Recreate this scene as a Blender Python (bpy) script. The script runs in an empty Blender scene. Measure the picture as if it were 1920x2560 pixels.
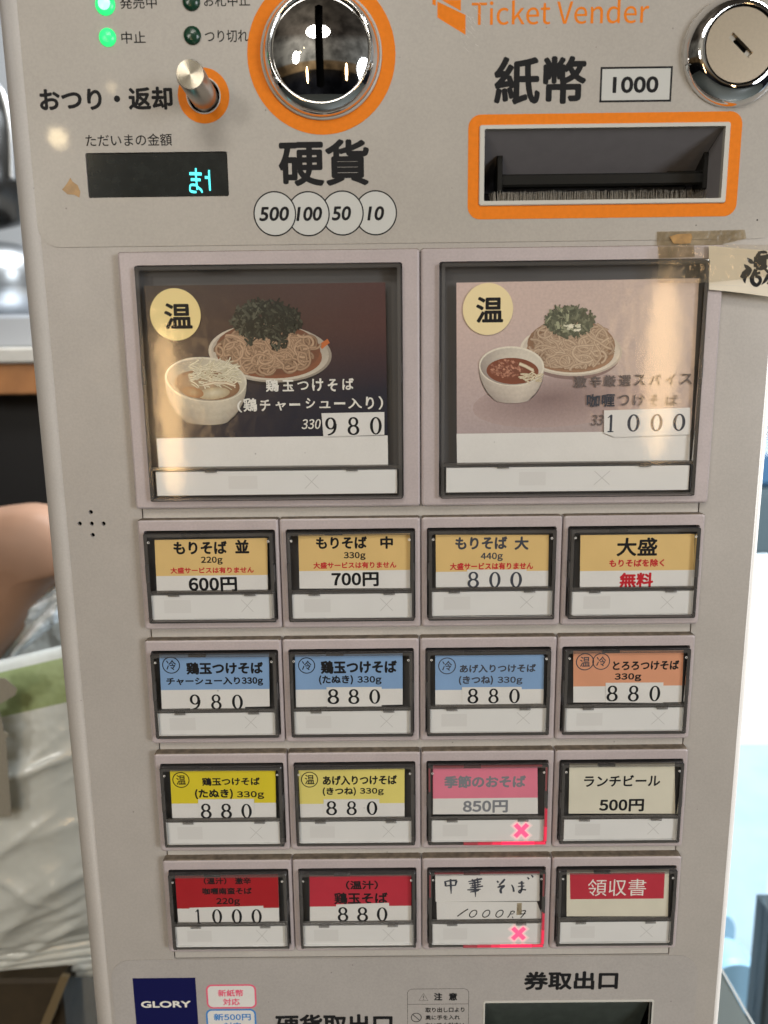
import bpy, bmesh, math, random, os
from mathutils import Vector, Matrix, Euler
random.seed(7)
S = bpy.context.scene
COL = S.collection

# ------------------------------------------------------------------ camera, world, lamps, exposure
F_PX = 1775.0
CAM_ROT = Euler((math.radians(79.842), math.radians(0.664), math.radians(0.089)), 'XYZ')
CAM_LOC = Vector((-0.015396, -0.313259, 0.063068))
cd = bpy.data.cameras.new('camera')
cd.sensor_fit = 'HORIZONTAL'; cd.sensor_width = 36.0; cd.lens = 36.0 * F_PX / 1920.0
cd.clip_start = 0.01; cd.clip_end = 60
cd.dof.use_dof = True; cd.dof.focus_distance = 0.33; cd.dof.aperture_fstop = 11.0
cam = bpy.data.objects.new('camera', cd); cam.location = CAM_LOC; cam.rotation_euler = CAM_ROT
COL.objects.link(cam); S.camera = cam
CAM_M = CAM_ROT.to_matrix()

def PX(u, v, Y=0.0):
    """photo pixel (1920x2560) -> point on the plane y = Y of the machine"""
    d = CAM_M @ Vector(((u - 960) / F_PX, -(v - 1280) / F_PX, -1.0))
    t = (Y - CAM_LOC.y) / d.y
    return CAM_LOC + d * t

W = bpy.data.worlds.new('World'); S.world = W; W.use_nodes = True
nt = W.node_tree; N = nt.nodes; L = nt.links
for n in list(N): N.remove(n)
out = N.new('ShaderNodeOutputWorld'); bg = N.new('ShaderNodeBackground'); L.new(bg.outputs[0], out.inputs[0])
tc = N.new('ShaderNodeTexCoord'); sp = N.new('ShaderNodeSeparateXYZ'); L.new(tc.outputs['Generated'], sp.inputs[0])
rz = N.new('ShaderNodeValToRGB'); L.new(sp.outputs['Z'], rz.inputs[0])     # dim restaurant: dark below, timber band, pale wall, dark ceiling
mz = N.new('ShaderNodeMath'); mz.operation = 'MULTIPLY_ADD'; mz.inputs[1].default_value = .5; mz.inputs[2].default_value = .5
L.new(sp.outputs['Z'], mz.inputs[0]); L.new(mz.outputs[0], rz.inputs[0])
els = rz.color_ramp.elements
els[0].position = 0.0; els[0].color = (.010, .010, .012, 1)
els[1].position = 1.0; els[1].color = (.10, .085, .065, 1)
for pos, c in ((.40, (.014, .014, .016)), (.47, (.03, .025, .02)), (.485, (.30, .19, .09)), (.545, (.36, .235, .12)), (.56, (.46, .43, .36)), (.72, (.46, .42, .35)), (.78, (.16, .13, .10))):
    e = els.new(pos); e.color = (*c, 1)
rx = N.new('ShaderNodeValToRGB'); mx_ = N.new('ShaderNodeMath'); mx_.operation = 'MULTIPLY_ADD'; mx_.inputs[1].default_value = .5; mx_.inputs[2].default_value = .5
L.new(sp.outputs['X'], mx_.inputs[0]); L.new(mx_.outputs[0], rx.inputs[0])
e = rx.color_ramp.elements
e[0].position = .0; e[0].color = (.12, .12, .12, 1); e[1].position = 1.0; e[1].color = (.75, .82, .95, 1)
for pos, c in ((.14, (.25, .25, .25)), (.28, (1, 1, 1)), (.42, (1, 1, 1)), (.50, (.40, .39, .38)), (.66, (.28, .28, .29)), (.82, (.45, .48, .52))):
    q = e.new(pos); q.color = (*c, 1)
mm = N.new('ShaderNodeMix'); mm.data_type = 'RGBA'; mm.blend_type = 'MULTIPLY'; mm.inputs[0].default_value = 1
L.new(rz.outputs[0], mm.inputs[6]); L.new(rx.outputs[0], mm.inputs[7])
wn = N.new('ShaderNodeTexNoise'); wn.inputs['Scale'].default_value = 5.0; wn.inputs['Detail'].default_value = 4
L.new(tc.outputs['Generated'], wn.inputs['Vector'])
wr = N.new('ShaderNodeMapRange'); wr.inputs[1].default_value = .35; wr.inputs[2].default_value = .65; wr.inputs[3].default_value = .45; wr.inputs[4].default_value = 1.25
L.new(wn.outputs[0], wr.inputs[0])
m2 = N.new('ShaderNodeMix'); m2.data_type = 'RGBA'; m2.blend_type = 'MULTIPLY'; m2.inputs[0].default_value = 1
L.new(mm.outputs[2], m2.inputs[6]); L.new(wr.outputs[0], m2.inputs[7])
L.new(m2.outputs[2], bg.inputs[0]); bg.inputs[1].default_value = 0.85

def lamp(name, kind, loc, target, energy, color, size=(.1, .1), **k):
    d = bpy.data.lights.new(name, kind); d.energy = energy; d.color = color
    if kind == 'AREA':
        d.shape = 'ELLIPSE'; d.size, d.size_y = size
    else:
        d.shadow_soft_size = size[0]
    o = bpy.data.objects.new(name, d); o.location = loc
    o.rotation_euler = (Vector(target) - Vector(loc)).to_track_quat('-Z', 'Y').to_euler()
    COL.objects.link(o); return o
lamp('ceiling_lamp', 'AREA', (-.3, -2.4, 1.95), (0, 0, -.05), 28.0, (1.0, .95, .87), (1.3, .8))
lamp('left_key_fill', 'AREA', (-1.55, -2.5, .75), (0, 0, -.05), 13.0, (1.0, .95, .87), (.4, .6))  # added unseen area light, evens out the front from the left
lamp('window_light', 'AREA', (1.95, -2.0, .25), (0, 0, -.12), 33.0, (.92, .96, 1.0), (.8, 1.2))
lamp('paper_lantern', 'AREA', (-.545, -1.45, .00), (-.1, 0, .05), 1.3, (1.0, .64, .30), (.05, .42))
lamp('paper_lantern', 'AREA', (.655, -1.45, .10), (.1, 0, .05), 1.35, (1.0, .65, .32), (.07, .46))
for u_, v_, e_, r_ in ((145, 345, .55, .021), (278, 218, .06, .012)):        # small bulbs further back in the room, mirrored in the film
    p_ = PX(u_, v_, .0042); c_ = Vector((CAM_LOC.x, .0084 - CAM_LOC.y, CAM_LOC.z)); d_ = p_ - c_
    lamp('bulb', 'POINT', p_ + d_ * (1.5 / -d_.y), (0, 0, 0), e_, (1.0, .78, .45), (r_,))
lamp('street_daylight_fill', 'AREA', (.9, .35, 1.6), (1.0, 1.8, -.3), 150.0, (.93, .97, 1.0), (1.2, .8))
lamp('kitchen_lamp', 'AREA', (-.95, .75, 1.1), (-.62, 1.0, .1), 1.0, (.95, .97, 1.0), (.5, .3))
lamp('street_daylight_fill', 'AREA', (.95, .34, .35), (.75, .95, -.9), 14.0, (.88, .95, 1.0), (.5, .5))  # added front fill for the outdoor chairs and pavement
lamp('street_daylight_fill', 'AREA', (1.3, 1.1, 2.4), (1.2, 1.15, -1), 36.0, (.88, .95, 1.0), (1.6, 1.0))
S.view_settings.view_transform = 'Standard'; S.view_settings.look = 'None'
S.view_settings.exposure = 0.18; S.view_settings.gamma = 1.0; S.view_settings.use_curve_mapping = False
S.render.film_transparent = False
S.cycles.use_denoising = True
S.cycles.use_adaptive_sampling = True; S.cycles.adaptive_threshold = .02; S.cycles.adaptive_min_samples = 48
S.cycles.max_bounces = 10; S.cycles.transparent_max_bounces = 24
S.cycles.sample_clamp_indirect = 4.0
S.cycles.caustics_reflective = False; S.cycles.caustics_refractive = False

# ------------------------------------------------------------------ materials
def srgb(r, g, b):
    f = lambda c: (c / 255 / 12.92) if c <= 10 else ((c / 255 + .055) / 1.055) ** 2.4
    return (f(r), f(g), f(b))
MATS = {}
def mat(name, color, rough=.5, metal=0., spec=.5, emit=None, estr=0., noise=0., nscale=200., bump=0., bscale=900., bdist=.0002, attr=False, aniso=0., coat=0., rvar=0., speck=0., cbump=0., cscale=300., crough=.1):
    m = bpy.data.materials.new(name); m.use_nodes = True
    t = m.node_tree; b = t.nodes['Principled BSDF']
    b.inputs['Base Color'].default_value = (*color, 1); b.inputs['Roughness'].default_value = rough
    b.inputs['Metallic'].default_value = metal; b.inputs['Specular IOR Level'].default_value = spec
    b.inputs['Coat Weight'].default_value = coat; b.inputs['Coat Roughness'].default_value = crough
    if aniso:
        b.inputs['Anisotropic'].default_value = aniso; tn_ = t.nodes.new('ShaderNodeTangent'); tn_.direction_type = 'RADIAL'; tn_.axis = 'Y'; t.links.new(tn_.outputs[0], b.inputs['Tangent'])
    if emit:
        b.inputs['Emission Color'].default_value = (*emit, 1); b.inputs['Emission Strength'].default_value = estr
    g = t.nodes.new('ShaderNodeNewGeometry')
    src = None
    if attr:
        a = t.nodes.new('ShaderNodeAttribute'); a.attribute_name = 'Col'; src = a.outputs['Color']
    def mul(src, fac_out):
        x = t.nodes.new('ShaderNodeMix'); x.data_type = 'RGBA'; x.blend_type = 'MULTIPLY'; x.inputs[0].default_value = 1
        if src is None: x.inputs[6].default_value = (*color, 1)
        else: t.links.new(src, x.inputs[6])
        t.links.new(fac_out, x.inputs[7]); return x.outputs[2]
    def nz(scale, lo, hi, detail=3):
        n = t.nodes.new('ShaderNodeTexNoise'); n.inputs['Scale'].default_value = scale; n.inputs['Detail'].default_value = detail
        t.links.new(g.outputs['Position'], n.inputs['Vector'])
        r = t.nodes.new('ShaderNodeMapRange'); r.inputs[1].default_value = .3; r.inputs[2].default_value = .7; r.inputs[3].default_value = lo; r.inputs[4].default_value = hi
        t.links.new(n.outputs[0], r.inputs[0]); return r.outputs[0]
    if noise:
        src = mul(src, nz(nscale, 1 - noise, 1 + noise))
    if speck:
        src = mul(src, nz(1050., 1 - speck * .9, 1 + speck * .9, 2))
        src = mul(src, nz(11., 1 - speck * .9, 1 + speck * .5, 7))
        src = mul(src, nz(55., 1 - speck * .55, 1 + speck * .35, 6))
        vo = t.nodes.new('ShaderNodeTexVoronoi'); vo.inputs['Scale'].default_value = 75.; t.links.new(g.outputs['Position'], vo.inputs['Vector'])
        vr = t.nodes.new('ShaderNodeMapRange'); vr.inputs[1].default_value = .018; vr.inputs[2].default_value = .035; vr.inputs[3].default_value = .55; vr.inputs[4].default_value = 1
        t.links.new(vo.outputs['Distance'], vr.inputs[0]); src = mul(src, vr.outputs[0])
    if cbump:
        cn = t.nodes.new('ShaderNodeTexNoise'); cn.inputs['Scale'].default_value = cscale; cn.inputs['Detail'].default_value = 1
        t.links.new(g.outputs['Position'], cn.inputs['Vector'])
        cb = t.nodes.new('ShaderNodeBump'); cb.inputs['Strength'].default_value = cbump; cb.inputs['Distance'].default_value = .0008
        t.links.new(cn.outputs[0], cb.inputs['Height']); t.links.new(cb.outputs[0], b.inputs['Coat Normal'])
    if src is not None: t.links.new(src, b.inputs['Base Color'])
    if rvar:
        t.links.new(nz(60., max(.02, rough - rvar), rough + rvar, 4), b.inputs['Roughness'])
    if bump:
        n = t.nodes.new('ShaderNodeTexNoise'); n.inputs['Scale'].default_value = bscale; n.inputs['Detail'].default_value = 2
        t.links.new(g.outputs['Position'], n.inputs['Vector'])
        bp = t.nodes.new('ShaderNodeBump'); bp.inputs['Strength'].default_value = bump; bp.inputs['Distance'].default_value = bdist
        t.links.new(n.outputs[0], bp.inputs['Height']); t.links.new(bp.outputs[0], b.inputs['Normal'])
    MATS[name] = m; return m
def clear(name, tint, gloss_rough, ior=1.45, body=0., body_col=(.3, .3, .3), bump=0., bscale=300, blot=0.):
    m = bpy.data.materials.new(name); m.use_nodes = True; t = m.node_tree
    for n in list(t.nodes): t.nodes.remove(n)
    o = t.nodes.new('ShaderNodeOutputMaterial')
    tr = t.nodes.new('ShaderNodeBsdfTransparent'); tr.inputs[0].default_value = (*tint, 1)
    gl = t.nodes.new('ShaderNodeBsdfGlossy'); gl.inputs['Roughness'].default_value = gloss_rough
    fr = t.nodes.new('ShaderNodeFresnel'); fr.inputs[0].default_value = ior
    if name not in ('cover_edge', 'cover_ridge'):     # thin sheets: the far face reflects like the near one
        gb = t.nodes.new('ShaderNodeNewGeometry'); ib = t.nodes.new('ShaderNodeMapRange'); ib.inputs[3].default_value = ior; ib.inputs[4].default_value = 1 / ior
        t.links.new(gb.outputs['Backfacing'], ib.inputs[0]); t.links.new(ib.outputs[0], fr.inputs[0])
    mx = t.nodes.new('ShaderNodeMixShader'); t.links.new(fr.outputs[0], mx.inputs[0]); 
    src = tr.outputs[0]
    if body:
        df = t.nodes.new('ShaderNodeBsdfDiffuse'); df.inputs[0].default_value = (*body_col, 1)
        m0 = t.nodes.new('ShaderNodeMixShader'); m0.inputs[0].default_value = body
        if blot:
            g0 = t.nodes.new('ShaderNodeNewGeometry'); n0 = t.nodes.new('ShaderNodeTexNoise'); n0.inputs['Scale'].default_value = 130; n0.inputs['Detail'].default_value = 6
            t.links.new(g0.outputs['Position'], n0.inputs['Vector'])
            r0 = t.nodes.new('ShaderNodeMapRange'); r0.inputs[1].default_value = .36; r0.inputs[2].default_value = .66; r0.inputs[3].default_value = max(0, body - blot); r0.inputs[4].default_value = body + blot
            t.links.new(n0.outputs[0], r0.inputs[0]); t.links.new(r0.outputs[0], m0.inputs[0])
        t.links.new(tr.outputs[0], m0.inputs[1]); t.links.new(df.outputs[0], m0.inputs[2]); src = m0.outputs[0]
    t.links.new(src, mx.inputs[1]); t.links.new(gl.outputs[0], mx.inputs[2])
    if bump:
        g = t.nodes.new('ShaderNodeNewGeometry')
        n = t.nodes.new('ShaderNodeTexNoise'); n.inputs['Scale'].default_value = bscale; n.inputs['Detail'].default_value = 2
        t.links.new(g.outputs['Position'], n.inputs['Vector'])
        bp = t.nodes.new('ShaderNodeBump'); bp.inputs['Strength'].default_value = bump; bp.inputs['Distance'].default_value = .001
        t.links.new(n.outputs[0], bp.inputs['Height']); t.links.new(bp.outputs[0], gl.inputs['Normal']); t.links.new(bp.outputs[0], fr.inputs['Normal'])
    t.links.new(mx.outputs[0], o.inputs[0]); MATS[name] = m; return m

mat('panel_paint', (.395, .368, .338), .42, noise=.02, nscale=40, bump=.18, bscale=1500, speck=.05, rvar=.05)
mat('panel_film', (.395, .368, .33), .42, noise=.02, nscale=30, speck=.05, coat=.45, cbump=.006, cscale=300, crough=.04)
mat('plate_paint', (.46, .435, .40), .40, noise=.03, nscale=60, bump=.15, bscale=1500, speck=.05)
mat('bezel_plastic', (.44, .385, .385), .38, noise=.04, nscale=70, bump=.22, bscale=1900, speck=.06)
mat('recess_dark', (.085, .083, .083), .5)
mat('void_black', (.003, .003, .003), .9, spec=.05)
mat('ink_black', (.012, .012, .013), .62, spec=.15)
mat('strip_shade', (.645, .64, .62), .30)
mat('ink_slate', (.055, .06, .075), .62, spec=.15)
mat('paper_yellow_light', (.72, .63, .18), .35, noise=.04, nscale=60)
mat('circle_fill', (.50, .505, .48), .45)
mat('ink_grey', (.20, .21, .23), .62, spec=.15)
mat('ink_brown', (.16, .13, .12), .62, spec=.15)
mat('ink_red', (.50, .02, .03), .62, spec=.15)
mat('ink_white', (.74, .72, .66), .62, spec=.15)
mat('ink_faint', (.52, .515, .495), .62, spec=.15)
mat('ink_orange', (.74, .20, .012), .62, spec=.15, noise=.05, nscale=500)
mat('ink_pink', (.72, .12, .20), .62, spec=.15)
mat('ink_blue', (.05, .22, .55), .62, spec=.15)
mat('ink_navy', (.006, .007, .065), .62, spec=.15)
mat('line_grey', (.30, .28, .26), .4)
mat('scratch_white', (.80, .78, .74), .4)
mat('paper_white', (.70, .69, .66), .35, noise=.03, nscale=60, bump=.12, bscale=260, bdist=.0004, speck=.02)
mat('paper_amber', (.70, .49, .20), .5, spec=.2, noise=.04, nscale=60, coat=.7, cbump=.25, cscale=170, crough=.15)
mat('paper_blue', (.22, .36, .58), .5, spec=.2, noise=.04, nscale=60, coat=.7, cbump=.25, cscale=170, crough=.15)
mat('paper_salmon', (.66, .31, .18), .5, spec=.2, noise=.04, nscale=60, coat=.7, cbump=.25, cscale=170, crough=.15)
mat('paper_yellow', (.68, .56, .03), .35, noise=.04, nscale=60)
mat('paper_pink', (.70, .20, .28), .35, noise=.03, nscale=90)
mat('paper_red', (.38, .014, .020), .35, noise=.05, nscale=80)
mat('paper_crimson', (.47, .030, .050), .4, noise=.05, nscale=80)
mat('paper_cream', (.66, .63, .51), .4, noise=.03, nscale=80)
mat('note_paper', (.70, .63, .50), .5, noise=.05, nscale=70, bump=.1, bscale=200)
mat('strip_white', (.70, .70, .68), .30, noise=.02, nscale=50, bump=.05, bscale=150)
mat('photo_print', (1, 1, 1), .5, spec=.2, attr=True, noise=.06, nscale=900, coat=.8, cbump=.20, cscale=170, crough=.18)
mat('yellow_disc', (.82, .66, .30), .5, spec=.2, coat=.8, cbump=.22, cscale=190, crough=.14)
mat('yellow_disc_pale', (.84, .70, .40), .5, spec=.2, coat=.8, cbump=.22, cscale=190, crough=.14)
clear('cover_clear', (.97, .97, .97), .07, 1.42, bump=.03, bscale=90)
clear('cover_edge', (.60, .60, .61), .15, 1.5, body=.30, body_col=(.09, .088, .09))
clear('cover_ridge', (.86, .86, .86), .10, 1.55, body=.16, body_col=(.34, .32, .30))
clear('tape_clear', (.92, .89, .84), .10, 1.36, body=.09, body_col=(.42, .37, .27), bump=.5, bscale=160)
clear('tape_dirty', (.84, .78, .66), .25, 1.35, body=.24, body_col=(.22, .17, .10), bump=.4, bscale=300, blot=.24)
clear('glass_pane', (.90, .95, .97), .02, 1.45)
mat('glue_stain', (.34, .19, .055), .35, noise=.25, nscale=300)
mat('chrome', (.82, .82, .82), .035, metal=1)
mat('chrome_edge', (.85, .83, .80), .12, metal=1)
mat('steel_turned', (.50, .46, .38), .27, metal=1, aniso=.8, noise=.05, nscale=900)
mat('steel_side', (.50, .47, .43), .30, metal=1)
mat('lock_face', (.66, .57, .44), .30, metal=.8, noise=.04, nscale=900, bump=.05, bscale=800)
mat('nickel', (.70, .66, .58), .3, metal=1)
mat('display_glass', (.012, .014, .013), .10, noise=.3, nscale=200)
mat('vfd_glow', (.02, .3, .3), .5, emit=(.10, .95, 1.0), estr=1.25)
mat('led_green', (.03, .5, .12), .3, emit=(.03, 1.0, .25), estr=.80)
mat('led_core', (.3, .8, .5), .3, emit=(.32, 1.0, .62), estr=1.1)
mat('led_off', (.008, .045, .024), .25)
mat('red_glow', (.6, .02, .06), .4, emit=(1.0, .018, .09), estr=1.0)
mat('red_glow_dim', (.3, .03, .05), .4, emit=(1.0, .02, .07), estr=.28)
mat('red_mid', (.4, .03, .06), .4, emit=(1.0, .02, .08), estr=.55)
mat('red_faint', (.25, .05, .06), .4, emit=(1.0, .03, .07), estr=.10)
mat('halo_faint', (.85, .80, .77), .35, emit=(1.0, .10, .20), estr=.10)
mat('halo_mid', (.85, .70, .70), .35, emit=(1.0, .08, .18), estr=.38)
mat('cross_glow', (.9, .1, .2), .4, emit=(1.0, .05, .14), estr=1.1)
mat('rim_white', (.54, .53, .485), .3)
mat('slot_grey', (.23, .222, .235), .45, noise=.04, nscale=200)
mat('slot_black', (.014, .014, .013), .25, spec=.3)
mat('bristle', (.30, .27, .22), .6, noise=.35, nscale=1500)
mat('slot_flap', (.045, .055, .048), .35, noise=.15, nscale=200)
mat('panel_film_matte', (.385, .362, .342), .40, noise=.02, nscale=30, bump=.10, bscale=1200, speck=.06)
mat('bezel_top_brown', (.17, .135, .10), .7, noise=.35, nscale=300)

# ------------------------------------------------------------------ mesh builder
PRINT_GAIN = 1.4
class MB:
    def __init__(s): s.v = []; s.f = []; s.m = []; s.c = []; s.names = []; s.smooth = set()
    def mi(s, n):
        if n not in s.names: s.names.append(n)
        return s.names.index(n)
    def vert(s, p, c=(1, 1, 1)): s.v.append(tuple(p)); s.c.append(c); return len(s.v) - 1
    def face(s, ids, m, smooth=False):
        s.f.append(list(ids)); s.m.append(s.mi(m))
        if smooth: s.smooth.add(len(s.f) - 1)
    def poly(s, pts, m, col=None):
        cols = col if isinstance(col, list) else [col or (1, 1, 1)] * len(pts)
        s.face([s.vert(p, c) for p, c in zip(pts, cols)], m)
    def flat(s, xz, y, m, col=None): s.poly([(a, y, b) for a, b in xz], m, col)
    def stack(s, loops, m, cap0=False, cap1=False, smooth=False, closed=True, mats=None):
        """loops: list of equal-length point lists, bridged with quads"""
        ids = [[s.vert(p) for p in lp] for lp in loops]
        n = len(loops[0])
        for k in range(len(ids) - 1):
            mm = mats[k] if mats else m
            for i in range(n if closed else n - 1):
                j = (i + 1) % n
                s.face((ids[k][i], ids[k][j], ids[k + 1][j], ids[k + 1][i]), mm, smooth)
        if cap0: s.face(ids[0][::-1], mats[0] if mats else m)
        if cap1: s.face(ids[-1], mats[-1] if mats else m)
    def box(s, x0, x1, y0, y1, z0, z1, m, bev=0.):
        b = min(bev, (x1 - x0) / 3, (z1 - z0) / 3)
        def lp(a, y): return [(x0 + a, y, z0 + a), (x1 - a, y, z0 + a), (x1 - a, y, z1 - a), (x0 + a, y, z1 - a)]
        if b > 0: s.stack([lp(0, y1), lp(0, y0 + b), lp(b, y0)], m, True, True)
        else: s.stack([lp(0, y1), lp(0, y0)], m, True, True)
    def fill(s, loops, y, m):
        """planar region with holes in the xz plane"""
        bm = bmesh.new(); es = []
        for lp in loops:
            vs = [bm.verts.new((a, y, b)) for a, b in lp]
            es += [bm.edges.new((vs[i], vs[(i + 1) % len(vs)])) for i in range(len(vs))]
        bmesh.ops.triangle_fill(bm, use_beauty=True, edges=es)
        base = len(s.v)
        bm.verts.index_update()
        for v in bm.verts: s.vert(v.co)
        for f in bm.faces: s.face([base + v.index for v in f.verts], m)
        bm.free()
    def plate(s, outer, holes, y_front, y_back, m):
        s.fill([outer] + holes, y_front, m)
        for lp in [outer] + holes:
            s.stack([[(a, y_front, b) for a, b in lp], [(a, y_back, b) for a, b in lp]], m)
    def ribbon(s, pts, widths, y, m, closed=False, col=None, yfn=None, lanes=None):
        n = len(pts); L_ = []; R_ = []
        for i in range(n):
            a = pts[(i - 1) % n] if (closed or i > 0) else pts[i]; b = pts[(i + 1) % n] if (closed or i < n - 1) else pts[i]
            dx, dz = b[0] - a[0], b[1] - a[1]; l = math.hypot(dx, dz) or 1e-9
            w = (widths[i] if isinstance(widths, (list, tuple)) else widths) / 2
            nx, nz_ = -dz / l * w, dx / l * w
            L_.append((nx, nz_))
        lanes = lanes or [(-1, col or (1, 1, 1)), (1, col or (1, 1, 1))]
        rows = [[s.vert((p[0] + o[0] * t, y, p[1] + o[1] * t), c) for t, c in lanes] for p, o in zip(pts, L_)]
        for i in range(n if closed else n - 1):
            j = (i + 1) % n
            for k in range(len(lanes) - 1):
                s.face((rows[i][k], rows[j][k], rows[j][k + 1], rows[i][k + 1]), m)
    def lathe(s, prof, cx, cz, m, n=72, smooth=True, mats=None, cap=False):
        """prof: [(radius, y)]"""
        lps = [[(cx + r * math.cos(2 * math.pi * i / n), y, cz + r * math.sin(2 * math.pi * i / n)) for i in range(n)] for r, y in prof]
        s.stack(lps, m, smooth=smooth, mats=mats)
        if cap: s.face([len(s.v) - n + i for i in range(n)], mats[-1] if mats else m)
    def build(s, name, parent=None, label=None, normals=True):
        me = bpy.data.meshes.new(name)
        me.from_pydata(s.v, [], s.f)
        for n in s.names: me.materials.append(MATS[n])
        me.polygons.foreach_set('material_index', s.m)
        for i in s.smooth: me.polygons[i].use_smooth = True
        if 'photo_print' in s.names:
            ca = me.color_attributes.new('Col', 'FLOAT_COLOR', 'POINT')
            ca.data.foreach_set('color', [x for c in s.c for x in (*[min(.86, q * PRINT_GAIN) for q in c], 1.0)])
        me.update()
        if normals:
            bm = bmesh.new(); bm.from_mesh(me); bmesh.ops.recalc_face_normals(bm, faces=bm.faces); [f.normal_flip() for f in bm.faces if f.normal.y > .5 and s.names[f.material_index] in ('cover_clear', 'cover_ridge')]; bm.to_mesh(me); bm.free()
        o = bpy.data.objects.new(name, me); COL.objects.link(o)
        if parent is not None: attach(o, parent)
        if label: o['label'] = label
        return o
def attach(o, parent):
    o.parent = parent
    if parent.type == 'EMPTY': o.matrix_parent_inverse = Matrix.Translation(parent.location).inverted()
def thing(name, label, cat, loc, group=None):
    e = bpy.data.objects.new(name, None); e.location = loc; e.empty_display_size = .02; COL.objects.link(e)
    e['label'] = label; e['category'] = cat
    if group: e['group'] = group
    return e
def tag(o, label, cat, group=None):
    o['label'] = label; o['category'] = cat
    if group: o['group'] = group
    return o

def rrect(x0, x1, z0, z1, r, n=5):
    pts = []
    for cx, cz, a0 in ((x1 - r, z1 - r, 0), (x0 + r, z1 - r, 90), (x0 + r, z0 + r, 180), (x1 - r, z0 + r, 270)):
        for i in range(n + 1):
            a = math.radians(a0 + 90 * i / n); pts.append((cx + r * math.cos(a), cz + r * math.sin(a)))
    return pts
def circ(cx, cz, r, n=64): return [(cx + r * math.cos(2 * math.pi * i / n), cz + r * math.sin(2 * math.pi * i / n)) for i in range(n)]
def at_y(lp, y): return [(a, y, b) for a, b in lp]
def xz(u, v, Y): p = PX(u, v, Y); return (p.x, p.z)

# ------------------------------------------------------------------ lettering
FONT = None
try:
    FONT = bpy.data.fonts.load(os.path.join(bpy.utils.system_resource('DATAFILES', path='fonts'), 'Noto Sans CJK Regular.woff2'))
except Exception: FONT = None
_TC = {}
def glyphs(body, latin=False):
    k = (body, latin)
    if k in _TC: return _TC[k]
    c = bpy.data.curves.new('lettering', 'FONT'); c.body = body; c.resolution_u = 4
    if FONT and not latin: c.font = FONT
    o = bpy.data.objects.new('lettering', c)
    me = bpy.data.meshes.new_from_object(o)
    vs = [(v.co.x, v.co.y) for v in me.vertices]; fs = [list(p.vertices) for p in me.polygons]
    bpy.data.objects.remove(o); bpy.data.curves.remove(c); bpy.data.meshes.remove(me)
    x0 = min(v[0] for v in vs); x1 = max(v[0] for v in vs); y0 = min(v[1] for v in vs); y1 = max(v[1] for v in vs)
    _TC[k] = ([((x - x0) / (x1 - x0), (y - y0) / (y1 - y0)) for x, y in vs], fs); return _TC[k]
EPS = 4e-6
def letters(mb, body, P, x0, x1, y0, y1, Y, m, bold=0., shear=0., latin=False, warp=0., tilt=0., seed=0, col=None, rot=0.):
    """ink box x0..x1, y0..y1 in the pixels of crop P -> lettering lying on the plane Y"""
    vs, fs = glyphs(body, latin)
    xm, ym = (x0 + x1) / 2, (y0 + y1) / 2
    c = xz(*P(xm, ym), Y); a = xz(*P(x0, ym), Y); b = xz(*P(x1, ym), Y); t = xz(*P(xm, y0), Y); d = xz(*P(xm, y1), Y)
    w = b[0] - a[0]; h = t[1] - d[1]
    cp = [(0, 0)]
    if bold:
        e = bold * h / 2
        cp = [(e * math.cos(math.radians(q)), e * math.sin(math.radians(q))) for q in range(0, 360, 45)] + [(0, 0)]
        w -= bold * h; h -= bold * h
    r = random.Random(seed); ph = [r.uniform(0, 6.28) for _ in range(6)]
    cr, sr = math.cos(rot), math.sin(rot)
    for k, (ox, oz) in enumerate(cp):
        base = len(mb.v)
        for gx, gy in vs:
            u = (gx - .5) * w; q = (gy - .5) * h
            if warp:
                s1 = 6.28 * u / h; s2 = 6.28 * q / h
                u += warp * h * (math.sin(1.7 * s2 + ph[0] + .6 * s1) * .5 + .5 * math.sin(2.9 * s1 + ph[1]))
                q += warp * h * (math.sin(1.9 * s1 + ph[2]) * .5 + .5 * math.sin(3.1 * s2 + ph[3] + s1))
            u += shear * q; q += tilt * u
            u, q = u * cr - q * sr, u * sr + q * cr
            mb.vert((c[0] + u + ox, Y - k * EPS, c[1] + q + oz), col or (1, 1, 1))
        for f in fs: mb.face([base + i for i in f], m)

def catmull(pts, n=8, closed=False):
    out_ = []; N_ = len(pts)
    for i in range(N_ if closed else N_ - 1):
        g = lambda k: pts[k % N_] if closed else pts[max(0, min(N_ - 1, k))]
        p0, p1, p2, p3 = g(i - 1), g(i), g(i + 1), g(i + 2)
        for k in range(n):
            t = k / n
            out_.append(tuple(.5 * (2 * b + (c - a) * t + (2 * a - 5 * b + 4 * c - d) * t * t + (3 * b - a - 3 * c + d) * t ** 3) for a, b, c, d in zip(p0, p1, p2, p3)))
    if not closed: out_.append(tuple(pts[-1]))
    return out_
def brush(mb, P, pts, Y, m, n=6):
    """hand-drawn stroke: pts = [(px, py, width_px)] in crop pixels"""
    c = catmull(pts, n)
    q = [xz(*P(a, b), Y) for a, b, w in c]
    s0 = xz(*P(pts[0][0], pts[0][1]), Y); s1 = xz(*P(pts[0][0] + 10, pts[0][1]), Y); sc = (s1[0] - s0[0]) / 10
    mb.ribbon(q, [max(w, .5) * sc for _, _, w in c], Y, m)
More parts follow.
